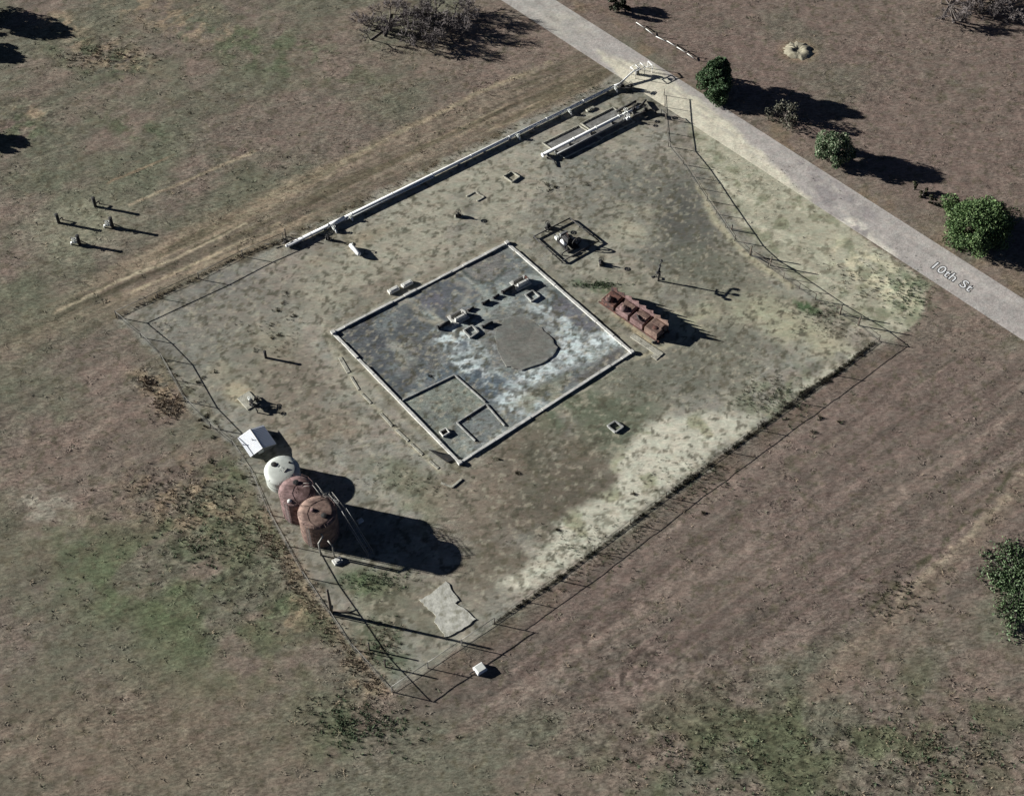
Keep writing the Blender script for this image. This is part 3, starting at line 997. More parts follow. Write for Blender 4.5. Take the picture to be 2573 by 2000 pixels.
# ------------------------------------------------------------------ containment wall
def containment():
    L, T, Rr, B = [G(*p) for p in DYKE]
    c = (L + T + Rr + B) / 4
    t = thing('containment_wall', 'square of low pale concrete wall around the grey stained floor', 'wall', c)
    h, w = .26, .42
    S = [L - c, T - c, Rr - c, B - c]
    for i in range(4):
        a, b = S[i], S[(i + 1) % 4]
        d = (b - a).normalized()
        e = .17 if i % 2 == 0 else -.173
        m = MB()
        n = 15
        for k in range(n):          # cast lengths with slightly uneven tops
            p, q = (a - d * e).lerp(b + d * e, k / n), (a - d * e).lerp(b + d * e, (k + 1) / n)
            m.bar(p + d * .01, q - d * .01, w * random.uniform(.85, 1.1), h * (random.uniform(.9, 1.1) if random.random() > .2 else random.uniform(.5, .75)), -.04)
        m.build('wall_side', M['concrete'], t)
    for p in S:
        MB().box((p.x, p.y, .15), (.58, .58, .44), az(L, T), .03).build('corner_block', M['concrete'], t)
    ax, ay = (T - L).normalized(), (B - L).normalized()

    def kerb(name, lab, pts, hh=.26, ww=.2, mat='kerb'):
        Q = [G(*p) for p in pts]
        o = Q[0]
        kt = thing(name, lab, 'kerb', o)
        for a, b in zip(Q[:-1], Q[1:]):
            MB().bar(a - o, b - o, ww, hh * random.uniform(.97, 1.03), -.03).build('kerb_side', M[mat], kt)
        return kt
    kerb('basin_kerb', 'bent low kerb crossing the lower left of the walled floor', [(1012, 1006), (1142, 943), (1219, 1011)], .2)
    kerb('basin_kerb', 'square low kerb of the small basin by the lower wall corner', [(1268, 1070), (1221, 1016), (1148, 1063), (1194, 1108)], .2)
    kerb('vault_kerb', 'small square concrete kerb at the upper right of the walled floor', [(1319, 743), (1338, 732), (1356, 747), (1336, 759), (1321, 744)], .28, .2)
    kerb('vault_kerb', 'small square concrete kerb in the middle of the walled floor', [(1164, 832), (1186, 820), (1203, 836), (1182, 850), (1166, 833)], .3, .24)
    kerb('vault_kerb', 'pale square kerb on the yard below the walled floor', [(1526, 1072), (1545, 1060), (1566, 1074), (1546, 1088), (1528, 1073)], .3, .24)
    kerb('vault_kerb', 'small tan square kerb on the open yard below the long white pipe', [(1265, 445), (1285, 433), (1306, 446), (1287, 459), (1267, 446)], .26, .18, 'old_concrete')
    fl = [(850, 892), (878, 940), (905, 985), (950, 1032), (990, 1075), (1030, 1112), (1070, 1150), (1112, 1186)]
    o = G(*fl[0])
    kt = thing('flume_kerb', 'broken line of pale kerb pieces outside the left side of the containment wall', 'kerb', o)
    for a, b in zip(fl[:-1], fl[1:]):
        a, b = G(*a) - o, G(*b) - o
        d = (b - a)
        k0 = random.uniform(0, .25)
        MB().bar(a + d * k0, a + d * random.uniform(.6, .95), random.uniform(.3, .6), .1, -.03).build('kerb_piece', M['old_concrete'], kt)
    kerb('vault_kerb', 'broken three sided tan kerb on the open yard left of the small square one', [(1172, 494), (1194, 482), (1216, 496), (1198, 506)], .14, .26, 'old_concrete')
    kerb('corner_kerb', 'broken angled piece of pale kerb beyond the lower wall corner', [(1108, 1214), (1136, 1224), (1160, 1204)], .16, .3, 'old_concrete')
    # old tank base: an uneven raised patch, its lower right edge stands proud
    p = G(1319, 876)
    zz = [(1080, 730), (1085, 670), (1130, 615), (1200, 590), (1290, 615), (1360, 665), (1420, 730), (1455, 785), (1430, 840), (1350, 890), (1240, 922), (1150, 900), (1105, 830)]
    q = [G(800 + x * .4123, 550 + y * .4123) - p for x, y in zz]
    ring = []
    for k in range(len(q)):
        for f in (0, .25, .5, .75):
            w_ = q[k].lerp(q[(k + 1) % len(q)], f)
            ring.append(w_ * random.uniform(.97, 1.03))
    hgt = [.02 + .13 * max(0, min(1, (v.x * .75 - v.y * .66) / 4 + .45)) for v in ring]
    n = len(ring)
    V = [(v.x * 1.03, v.y * 1.03, -.05) for v in ring]
    steps = (1.0, .96, .85, .7, .55, .4, .25, .1)
    for k in steps:
        V += [(v.x * k, v.y * k, (z * .92 if k == 1.0 else z) * k + .1 * (1 - k)) for v, z in zip(ring, hgt)]
    V.append((0, 0, .1))
    F = []
    for i in range(len(steps)):
        for k in range(n):
            F.append((i * n + (k + 1) % n, i * n + k, (i + 1) * n + k, (i + 1) * n + (k + 1) % n))
    for k in range(n):
        F.append((len(steps) * n + (k + 1) % n, len(steps) * n + k, len(V) - 1))
    o = MB().add(V, F).build('tank_base', M['ground'], None, p)
    va = np.array(V)
    Q = paint_ground(va[:, 0] + p.x, va[:, 1] + p.y)
    edge = np.clip((np.hypot(va[:, 0], va[:, 1]) - 2.5) / 2.0, 0, 1)[:, None]
    base = lin((102, 101, 95)) * (.85 + .35 * fbm(va[:, 0], va[:, 1], 1.5, 4, 3))[:, None]
    c = (Q.c * edge * .35 + base * (1 - edge * .35)) / KALB
    a = o.data.color_attributes.new('tint', 'FLOAT_COLOR', 'POINT')
    a.data.foreach_set('color', np.concatenate([c, np.full((len(c), 1), .5)], 1).ravel().astype(np.float32))
    tag(o, 'low grey brown earth patch of an old tank base inside the walled floor', 'tank base')
    return az(L, T)


AZ = containment()          # direction of the long side of the yard (about 35 degrees)


def foundations():
    def block(px, py, lab, flip):
        t = thing('pump_foundation', lab, 'foundation', G(px, py), AZ, 'old pump foundations on the walled floor')
        MB().box((0, 0, .03), (2.6, 2.0, .16), 0, .02).build('base_slab', M['concrete'], t)
        MB().box((-.2, .45, .42), (1.7, .34, .66), 0, .03).build('plinth', M['dark_concrete'], t)
        MB().box((.1, -.45, .42), (1.9, .34, .66), 0, .03).build('plinth', M['concrete'], t)
        MB().box((1.05, .05, .38), (.3, .62, .58), 0, .03).build('cross_block', M['rust'] if flip else M['concrete'], t)
        for x in (-.7, .7):
            MB().tube([(x, -.45, .72), (x, -.45, .9)], .04, 6).build('anchor_bolt', M['dark'], t)
    block(1152, 798, 'concrete pump foundation near the middle of the walled floor', False)
    block(1308, 712, 'concrete pump foundation with rusty block at the upper right of the walled floor', True)
    runs = [((1100, 826), (1130, 812), 'dark rusty pipe stub left of the middle pump foundation', .26),
            ((1212, 765), (1230, 757), 'dark pipe stub halfway along the broken pipe line', .2),
            ((1240, 750), (1254, 742), 'short dark pipe stub next along the broken pipe line', .16),
            ((1262, 737), (1292, 722), 'dark pipe stub touching the upper right pump foundation', .24),
            ((1176, 782), (1190, 774), 'small dark pipe stub right of the middle pump foundation', .15),
            ((1212, 823), (1238, 812), 'dark pipe stub beside the middle square kerb', .2)]
    for a, b, lab, r in runs:
        A, B = G(*a), G(*b)
        v = B - A
        t = thing('pipe_stub', lab, 'pipe', A, 0, 'broken pipe stubs on the walled floor')
        MB().tube([(0, 0, r), (v.x, v.y, r * 1.1)], r, 12).build('barrel', M['dark'], t)
        d = v.normalized() * .07
        MB().tube([(-d.x, -d.y, r), (d.x, d.y, r)], r * 1.3, 12).build('flange', M['dark'], t)
    # small sump box and black triangular plate in the lower corner
    t = thing('sump_box', 'small pale open sump box near the lower corner of the walled floor', 'box', G(1117, 1088), AZ)
    m = MB()
    for x, y, sx, sy in ((-.5, 0, .14, 1.0), (.5, 0, .14, 1.0), (0, -.43, .85, .14), (0, .43, .85, .14)):
        m.box((x, y, .15), (sx, sy, .36), 0, .02)
    m.build('box_sides', M['concrete'], t)
    MB().box((.1, 0, .02), (.72, .68, .04)).build('grating', M['dark'], t)
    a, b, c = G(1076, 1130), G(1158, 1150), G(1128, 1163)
    t = thing('corner_plate', 'black triangular plate lying in the lower corner of the wall', 'cover', a)
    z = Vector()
    MB().prism([(0, 0), tuple((c - a - Vector((.2, 0, 0)))[:2]), tuple((b - a)[:2])], .08, .16).build('plate', M['dark'], t)  # flat black triangle laid over the dark wedge in the wall corner
    MB().tube([(.6, -.35, .16), (.6, -.35, .5), (1.2, -.6, .5), (1.2, -.6, .16)], .035, 6).build('handle', M['dark'], t)
    # two pale blocks beyond the upper left wall
    for (p, lab) in (((1023, 716), 'pale concrete block, the right one of two beside the upper left wall'), ((989, 731), 'pale concrete block, the left one of two beside the upper left wall')):
        tag(MB().box((0, 0, .2), (1.7, .75, .44), 0, .06).box((0, 0, .44), (1.2, .4, .06), 0, .02).build('concrete_block', M['concrete'], None, G(*p), AZ), lab, 'block', 'pale blocks beside the containment wall')


foundations()


# ------------------------------------------------------------------ pipelines
def valve(t, p, rz, h=1.0, s=1.0, mat='dark', wheel=True):
    """gate valve standing on a pipe: body part with flange and hand wheel sub-parts"""
    m = MB()
    m.lathe([(.16 * s, -.2 * s), (.26 * s, -.1 * s), (.26 * s, .12 * s), (.14 * s, .2 * s), (.1 * s, .45 * s)], (0, 0, 0), 14)
    b = m.build('valve_body', M[mat], t, p, rz)
    MB().tube([(-.36 * s, 0, 0), (-.30 * s, 0, 0)], .27 * s, 14).tube([(.30 * s, 0, 0), (.36 * s, 0, 0)], .27 * s, 14).tube([(-.33 * s, 0, 0), (.33 * s, 0, 0)], .14 * s, 12).build('flange', M[mat], b)
    if wheel:
        n = 16
        ring = [(.3 * s * math.cos(2 * PI * k / n), .3 * s * math.sin(2 * PI * k / n), h * .55 * s) for k in range(n + 1)]
        w = MB().tube(ring, .035 * s, 6, False).tube([(-.3 * s, 0, h * .55 * s), (.3 * s, 0, h * .55 * s)], .025 * s, 6).tube([(0, -.3 * s, h * .55 * s), (0, .3 * s, h * .55 * s)], .025 * s, 6).tube([(0, 0, .3 * s), (0, 0, h * .58 * s)], .03 * s, 6)
        w.build('hand_wheel', M[mat], b)
    return b


def long_pipe():
    A, B = G(722, 622), G(1543, 222)
    a = az(A, B)
    L = (B - A).length
    t = thing('pipeline', 'long white pipe on low supports along the upper left edge of the yard', 'pipe', A, a)
    hz = .34

    def u(px, py):      # distance along for a pixel near the pipe
        q = G(px, py) - A
        return q.x * math.cos(a) + q.y * math.sin(a)
    MB().tube([(0, 0, hz), (L, 0, hz)], .27, 16).build('main_pipe', M['white'], t)
    MB().lathe([(.27, 0), (.23, .12), (.13, .2), (.02, .24)], (0, 0, 0), 16, True).build('end_cap', M['white'], t, (0, 0, hz)).rotation_euler = (0, -PI / 2, 0)
    x0, x1 = u(866, 552), u(1085, 446)
    MB().tube([(x0, -.42, hz - .04), (x1, -.42, hz - .04)], .13, 12).tube([(x0, -.42, hz - .04), (x0 - .5, -.02, hz - .04)], .13, 12).tube([(x1, -.42, hz - .04), (x1 + .5, -.02, hz - .04)], .13, 12).build('parallel_pipe', M['dull_white'], t)
    MB().tube([(u(829, 570), 0, hz), (u(866, 552), 0, hz)], .34, 16).build('sleeve', M['white'], t)
    MB().tube([(u(829, 570) - .5, 0, hz), (u(829, 570), 0, hz)], [.27, .34], 16).build('reducer', M['white'], t)
    # supports
    for k in range(13):
        x = 1.5 + k * (L - 3) / 12
        m = MB().box((x, 0, .0), (.22, .7, .2), 0, .02)
        m.box((x, .3, .2), (.14, .08, .2)).box((x, -.3, .2), (.14, .08, .2))
        m.build('support', M['dark_concrete'], t)
    for k in range(8):
        x = 4.0 + k * (L - 8) / 7.3
        MB().tube([(x - .06, 0, hz), (x + .06, 0, hz)], .30, 16).build('flange', M['white'], t)
    # branches with risers on the yard side
    for x, ln, hh in ((u(836, 574), 1.5, .75), (u(1300, 345), .8, .5), (u(1428, 282), 1.0, .6), (u(1540, 222), .9, .8), (u(880, 548), .7, .45)):
        MB().tube([(x, -.15, hz), (x, -ln, hz), (x, -ln - .15, hz - .12), (x, -ln - .18, -.1)], .13, 12).build('branch_pipe', M['white'], t)
        valve(t, (x, -ln * .62, hz), PI / 2, hh, .9, 'dull_white')
    # dark valves at both ends
    valve(t, (.3, .75, .35), 0, 1.0, 1.0, 'dark')
    MB().tube([(-.4, .75, .32), (1.6, .75, .32), (1.8, .6, .36), (1.8, .1, .45)], .1, 10).build('drain_pipe', M['dark'], t)
    MB().tube([(-.6, .9, .1), (-2.6, 2.1, .5)], .06, 8).build('brace', M['dark'], t)
    valve(t, (u(1560, 222), -.75, .55), 0, 1.5, 1.1, 'dark')
    valve(t, (u(1575, 215), -1.6, .45), .4, 1.2, 1.0, 'dark')
    MB().tube([(u(1560, 222) - .6, -.75, .5), (u(1590, 226), -2.2, .5), (u(1605, 225), -3.2, .45)], .12, 10).build('drain_pipe', M['dark'], t)
    # thin continuation towards the road, climbing to the frame
    q = G(1590, 192) - A
    e = Vector((q.x * math.cos(a) + q.y * math.sin(a), -q.x * math.sin(a) + q.y * math.cos(a), .9))
    MB().tube([(L, 0, hz), (L + 1.2, 0, hz), (e.x - .2, e.y, .9), (e.x + .6, e.y + .1, .95)], [.27, .16, .12, .12], 12).build('end_pipe', M['white'], t)


long_pipe()


def pipe_frame():
    t = thing('valve_platform', 'small white pipe frame round a valve at the road end of the long pipe', 'platform', G(1601, 187), AZ)
    x, y, h = .95, .65, 1.5
    for sx in (-1, 1):
        for sy in (-1, 1):
            MB().tube([(sx * x, sy * y, 0), (sx * x, sy * y, h)], .05, 8).build('post', M['dull_white'], t)
    r = .05
    c = [(-x, -y), (x, -y), (x, y), (-x, y)]
    m = MB()
    for i in range(4):
        m.tube([(*c[i], h), (*c[(i + 1) % 4], h)], r, 8)
    m.tube([(0, -y, h), (0, y, h)], r, 8)
    m.build('top_rail', M['white'], t)
    m = MB()
    m.tube([(x, -y, h * .95), (2.2, -1.1, h * .95), (2.3, 0.2, h * .95)], .07, 8).tube([(2.2, -1.1, 0), (2.2, -1.1, h * .95)], .06, 8).tube([(2.3, .2, 0), (2.3, .2, h)], .06, 8)
    m.build('side_arm', M['white'], t)
    valve(t, (.1, 0, .85), 0, 1.2, 1.0, 'grey_steel')
    MB().box((0, 0, .3), (.5, .4, .6), 0, .02).build('pedestal', M['grey_steel'], t)


pipe_frame()


def launcher():
    A, B = G(1364, 396), G(1604, 276)
    a = az(A, B)
    L = (B - A).length
    t = thing('pipe_launcher', 'shorter thick white pipe with dark valves at its upper end, inside kerbed beds', 'pipe', A, a)
    hz = .55
    MB().tube([(0, 0, hz), (L * .78, 0, hz), (L * .82, 0, hz), (L, 0, hz)], [.27, .27, .2, .2], 18).build('barrel', M['white'], t)
    MB().tube([(-.14, 0, hz), (0, 0, hz)], .34, 18).build('closure_door', M['white'], t)
    for k in range(5):
        x = .8 + k * (L - 2) / 4
        MB().box((x, 0, .28), (.3, .62, .6), 0, .03).box((x, 0, .62), (.18, .7, .12)).build('support', M['dark_concrete'], t)
    for k in (.32, .55, .79):
        MB().tube([(L * k - .05, 0, hz), (L * k + .05, 0, hz)], .36, 18).build('flange', M['dull_white'], t)
    MB().tube([(L * .1, -1.1, .5), (L * .8, -1.1, .5)], .16, 12).tube([(L * .1, -1.1, .5), (L * .1, -.2, .6)], .12, 10).tube([(L * .8, -1.1, .5), (L * .86, -.1, .65)], .14, 10).build('bypass_pipe', M['grey_steel'], t)
    valve(t, (L * .86, 0, hz), 0, 1.5, 1.1, 'dull_white')
    valve(t, (L * .95, 0, hz), 0, 1.6, 1.15, 'dark')
    valve(t, (L * .84, -1.1, .55), 0, 1.3, 1.0, 'white')
    valve(t, (L * 1.02, -1.2, .5), .6, 1.3, 1.2, 'dark')
    MB().tube([(L, 0, hz), (L + .9, .1, .6), (L + 1.5, .5, .4), (L + 2.2, .9, .2)], .17, 10).tube([(L * .9, -1.1, .5), (L + 1.2, -1.5, .5), (L + 1.7, -2.0, .4), (L + 1.5, -2.7, .3)], .16, 10).build('manifold_pipe', M['dark'], t)
    MB().tube([(L * .82, 1.35, .35), (L * .98, 1.4, .35), (L + .6, 1.5, .3)], .22, 10).build('blowdown_pipe', M['dark'], t)
    MB().tube([(.3, -.6, .3), (.9, -1.6, .2), (.6, -3.0, .08)], .09, 8).build('drain_pipe', M['dark'], t)
    # kerbed beds
    for lab, q in (('kerbed gravel bed under the lower half of the thick white pipe', [(1364, 361), (1454, 317), (1511, 352), (1418, 398)]),
                   ('kerbed gravel bed under the upper half of the thick white pipe', [(1460, 312), (1540, 272), (1594, 308), (1512, 349)])):
        Q = [G(*p) for p in q]
        o = Q[0]
        kt = thing('kerbed_bed', lab, 'kerb', o, 0, 'kerbed beds under the thick white pipe')
        Q = [p - o for p in Q]
        for i in range(4):
            m = MB()
            d = (Q[(i + 1) % 4] - Q[i]).normalized() * .1
            m.bar(Q[i] + (d if i % 2 else -d), Q[(i + 1) % 4] - (d if i % 2 else -d), .18, .24, -.05)
            m.build('kerb_side', M['old_concrete'], kt)
        MB().prism([tuple(p[:2]) for p in Q], -.05, .03).build('gravel', M['dark_concrete'], kt)
    tag(MB().box((0, 0, .12), (1.5, .5, .26), 0, .03).box((0, 0, .27), (.5, .3, .06)).build('pipe_pad', M['old_concrete'], None, G(1483, 276), AZ), 'small pale concrete pad between the two white pipes', 'pad')


launcher()


def small_vessels():
    A, B = G(882, 622), G(903, 645)
    t = thing('white_drum', 'white horizontal drum lying near the lower end of the long pipe', 'drum', (A + B) / 2, az(A, B))
    L = (B - A).length
    p = [(-L / 2 - .16, 0, .5), (-L / 2 - .1, 0, .5), (-L / 2, 0, .5), (L / 2, 0, .5), (L / 2 + .1, 0, .5), (L / 2 + .16, 0, .5)]
    MB().tube(p, [.12, .26, .33, .33, .26, .12], 18).build('shell', M['white'], t)
    for x in (-.55, .55):
        MB().box((x, 0, .16), (.16, .6, .34), 0, .02).build('saddle', M['grey_steel'], t)
    MB().tube([(-.7, 0, .8), (-.7, 0, 1.0), (-.95, .25, 1.0), (-1.0, .3, .05)], .06, 8).build('feed_pipe', M['dull_white'], t)
    q = G(800, 590) - t.location
    c, s = math.cos(-t.rotation_euler.z), math.sin(-t.rotation_euler.z)
    q2 = Vector((q.x * c - q.y * s, q.x * s + q.y * c, .07))
    MB().tube([(-1.0, .3, .07), tuple(q2)], .05, 6).build('ground_pipe', M['dark'], t)
    # valve cluster left of the drum
    for p_, lab, s_ in (((826, 603), 'dark valve on the ground by the lower end of the long pipe', 1.1),
                        ((1152, 544), 'lone black valve on the open yard above the containment wall', 1.2),
                        ((1376, 573), 'small dark valve just outside the engine pen, by its upper left rail', 1.2),
                        ((1510, 664), 'dark valve below the right side of the engine pen', 1.2)):
        v = thing('ground_valve', lab, 'valve', G(*p_), random.uniform(0, 3), 'small valves standing about the yard')
        valve(v, (0, 0, .26), 0, 1.3, s_, 'dark')
        MB().box((0, 0, .0), (1.1, .7, .1), 0, .02).build('pad', M['old_concrete'], v)
    # standing pipe
    t = thing('standing_pipe', 'black standing pipe alone on the yard left of the containment wall', 'pipe', G(668, 899))
    MB().tube([(0, 0, -.1), (0, 0, 1.36)], .2, 14).build('shaft', M['dark'], t)
    MB().lathe([(.24, 0), (.24, .05), (.1, .09)], (0, 0, 1.36), 14).build('cap', M['dark'], t)


small_vessels()


def well_posts():
    data = [((240, 519), 1.8, False, 'dark riser post at the top of the well group in the left field'),
            ((148, 560), 1.75, False, 'dark riser post at the far left of the well group in the field'),
            ((283, 570), 1.85, True, 'riser post with pale valve on the right of the well group in the field'),
            ((200, 613), 1.75, True, 'riser post with pale valve at the bottom of the well group in the field')]
    for p, h, white, lab in data:
        t = thing('riser_post', lab, 'post', G(*p), 0, 'riser posts in the left field')
        MB().tube([(0, 0, -.1), (0, 0, h)], .25, 14).build('shaft', M['dark'], t)
        MB().lathe([(.29, 0), (.29, .06), (.12, .1)], (0, 0, h), 14).build('cap', M['dark'], t)
        if white:
            MB().tube([(0, 0, .45), (-.8, -.1, .45), (-1.15, -.1, .4), (-1.2, -.1, -.05)], .14, 12).build('branch_pipe', M['white'], t)
            valve(t, (-.6, -.1, .5), 0, 1.2, 1.0, 'dull_white')
            MB().tube([(.1, .2, .35), (-1.4, 1.0, .35), (-1.5, 1.05, 0)], .07, 8).build('sample_line', M['dark'], t)
        else:
            MB().tube([(0, 0, .5), (.5, .6, .5), (.5, .6, -.05)], .1, 8).build('branch_pipe', M['dark'], t)
    # wellhead in the yard
    t = thing('wellhead', 'dark valve tree on a pale pad near the left fence and white shed', 'wellhead', G(632, 1018), R(-50))
    MB().box((-.9, .1, .04), (2.6, 2.0, .16), 0, .03).build('pad', M['old_concrete'], t)
    MB().lathe([(.3, .1), (.3, .3), (.16, .32), (.16, .9), (.26, .92), (.26, 1.0), (.1, 1.05)], (0, 0, 0), 14).build('stem', M['dark'], t)
    valve(t, (.55, 0, .6), 0, 1.1, 1.0, 'dark')
    valve(t, (-.5, .2, .6), 0, 1.1, .9, 'dull_white')
    valve(t, (-.1, 1.0, .35), .5, 1.1, .9, 'dark')
    MB().tube([(-.3, .2, .6), (1.4, -.1, .6), (1.6, -.1, .5), (1.6, -.1, 0)], .09, 8).tube([(0, 0, .6), (-.1, 1.0, .4), (-.6, 1.5, .1)], .09, 8).build('flow_line', M['dark'], t)


well_posts()


# ------------------------------------------------------------------ engine pen
def engine_pen():
    q = [(1341, 598), (1432, 552), (1505, 609), (1412, 661)]
    Q = [G(*p) for p in q]
    c = sum(Q, Vector()) / 4
    t = thing('pipe_rail_pen', 'dark pipe rail pen standing round the pump engine', 'fence', c)
    Q = [p - c for p in Q]
    h = .3
    for i in range(4):
        a, b = Q[i], Q[(i + 1) % 4]
        z = lambda k: Vector((0, 0, k))
        MB().tube([a + z(h), b + z(h)], .1, 8).build('rail', M['dark'], t)
        for k in range(3):
            p = a.lerp(b, k / 3)
            MB().tube([p + z(-.05), p + z(h + .06)], .085, 8).build('post', M['dark'], t)
    t = thing('pump_engine', 'dark pump engine with belt wheel and white housing inside the pen', 'engine', G(1424, 612), AZ - PI / 2)
    MB().box((0, 0, .12), (3.4, .2, .26)).box((0, .9, .12), (3.4, .2, .26)).box((0, -.9, .12), (3.4, .2, .26)).box((-1.6, 0, .12), (.18, 1.6, .22)).box((1.6, 0, .12), (.18, 1.6, .22)).build('skid', M['dark'], t)
    MB().box((-.1, .1, .72), (1.5, .9, .9), 0, .12).box((-.1, .1, 1.22), (1.1, .5, .2), 0, .06).build('engine_block', M['dark'], t)
    MB().box((-1.15, .2, .75), (.4, 1.3, 1.0), 0, .05).build('radiator', M['grey_steel'], t)
    MB().tube([(-.5, -.65, .62), (.6, -.65, .62)], .26, 14).build('pump_housing', M['white'], t)
    n = 26
    ring = [(1.15 + .0 * k, .95 + .75 * math.cos(2 * PI * k / n), .82 + .75 * math.sin(2 * PI * k / n)) for k in range(n + 1)]
    w = MB().tube(ring, .09, 8, False)
    for k in range(4):
        g = PI * k / 4
        w.tube([(1.15, .95 + .75 * math.cos(g), .82 + .75 * math.sin(g)), (1.15, .95 - .75 * math.cos(g), .82 - .75 * math.sin(g))], .04, 6)
    w.build('belt_wheel', M['dark'], t)
    MB().tube([(.1, .2, 1.3), (.1, .2, 1.7), (-.3, .2, 1.85)], .07, 8).build('exhaust', M['rust'], t)
    MB().box((-1.4, -.8, .5), (.6, .5, .55), 0, .04).build('control_box', M['dull_white'], t)
    MB().tube([(1.0, -.65, .6), (1.5, -1.0, .5), (1.5, -1.9, .4), (1.5, -2.0, .02)], .1, 10).tube([(-1.9, -.6, .3), (-2.3, -.6, .3), (-2.3, -.6, 0)], .1, 10).build('pump_pipe', M['dark'], t)
    MB().tube([(-.5, .9, .6), (1.3, .9, .7)], .14, 10).build('drive_shaft', M['grey_steel'], t)


engine_pen()


# ------------------------------------------------------------------ rusty separators
def rusty_bank():
    A, B = G(1506, 763), G(1650, 860)       # lower-left long edge
    a = az(A, B)
    L = (B - A).length
    Wd = 2.7
    # four box separators in a row on one skid
    t = thing('steel_skid', 'rusty steel skid under the row of four rust red tanks', 'skid', A, a)
    m = MB()
    for y in (.15, Wd / 2, Wd - .15):
        m.box((L / 2, y, .1), (L + .5, .2, .24))
    m.build('long_beams', M['rust'], t)
    m = MB()
    for k in range(6):
        m.box((.1 + k * (L - .2) / 5, Wd / 2, .105), (.16, Wd - .52, .2))
    m.build('cross_beams', M['dark'], t)
    labs = ['rust red tank with round dome, at the upper left end of its row', 'rust red tank with pale domed hatch, second from the upper left of its row', 'rust red tank crossed by a dark pipe, third from the upper left of its row', 'plain rust brown tank at the lower right end of its row']
    n = 4
    s = L / n
    for k in range(n):
        x0 = s * k + s / 2
        h = (.9, .95, 1.0, 1.15)[k]
        w = s - .42
        loc = A + Matrix.Rotation(a, 3, 'Z') @ Vector((x0, Wd / 2, .22))
        b = thing('rusty_tank', labs[k], 'tank', loc, a, 'row of four rusty tanks right of the containment wall')
        mt = (M['rust'], M['rust_pink'], M['rust_pink'], M['rust_tan'])[k]
        MB().box((0, 0, h / 2), (w, Wd - .3, h), 0, .08).build('shell', mt, b)
        lid = MB().box((0, .45, h + .05), (w * .8, .9, .1), 0, .03).build('roof_plate', M['rust_tan'] if k in (1, 2) else mt, b)
        if k < 2:
            MB().lathe([(.62, 0), (.6, .14), (.42, .3), (.14, .38)], (-.15, -.55, h), 20, True).build('dome', M['rust_pink'] if k else M['rust'], b)
            MB().lathe([(.2, 0), (.2, .1), (.1, .14)], (-.25, -.5, h + .55), 12).build('hatch', M['rust_tan'], b)
        elif k == 2:
            MB().tube([(-.7, -.2, h + .12), (.1, -.7, h + .14), (.5, -.7, h + .12), (.7, -.1, h + .12)], .09, 8).build('top_pipe', M['dark'], b)
        else:
            MB().lathe([(.35, 0), (.35, .08), (.1, .12)], (.1, -.4, h), 16).build('hatch', M['rust'], b)
        # raised plates along the far edge: they throw the saw-tooth edge of the shadow
        y0, y1 = Wd / 2 - .2, Wd / 2 - .12
        top = 1.6 if k else 1.35
        prof = [(-s / 2 + .03, .1), (s / 2 - .03, .1), (s / 2 - .03, top)]
        for q in (.25, -.25):
            prof += [(q * s + .5, top), (q * s + .42, top + .5), (q * s - .45, top)]
        prof += [(-s / 2 + .03, top)]
        nv = len(prof)
        MB().add([(x, y0, z) for x, z in prof] + [(x, y1, z) for x, z in prof], [tuple(range(nv)), tuple(reversed(range(nv, 2 * nv)))] + [(i, i + nv, (i + 1) % nv + nv, (i + 1) % nv) for i in range(nv)]).build('back_plate', mt, b)
        MB().tube([(w / 2 + .02, .3, h * .7), (w / 2 + .34, .3, h * .7)], .12, 8).build('link_pipe', M['dark'], b)
    # slab edges beside it
    tag(MB().box((0, 0, .03), (5.4, .9, .14), 0, .02).box((2.2, -.8, .02), (1.0, .7, .1), 0, .02).build('concrete_slab', M['old_concrete'], None, G(1625, 868), a), 'narrow pale slab lying beside the skid of rusty tanks', 'slab')
    t = thing('pipe_stub', 'bent dark pipe at the lower right end of the rusty tank row', 'pipe', G(1662, 852))
    e = G(1640, 862) - t.location
    MB().tube([(0, 0, .9), (0, 0, .3), (e.x * .5, e.y * .5, .12), (e.x, e.y, .1)], .12, 10).build('barrel', M['dark'], t)
    MB().tube([(e.x * .95, e.y * .95, .1), (e.x * 1.05, e.y * 1.05, .1)], .19, 10).build('flange', M['dark'], t)


rusty_bank()


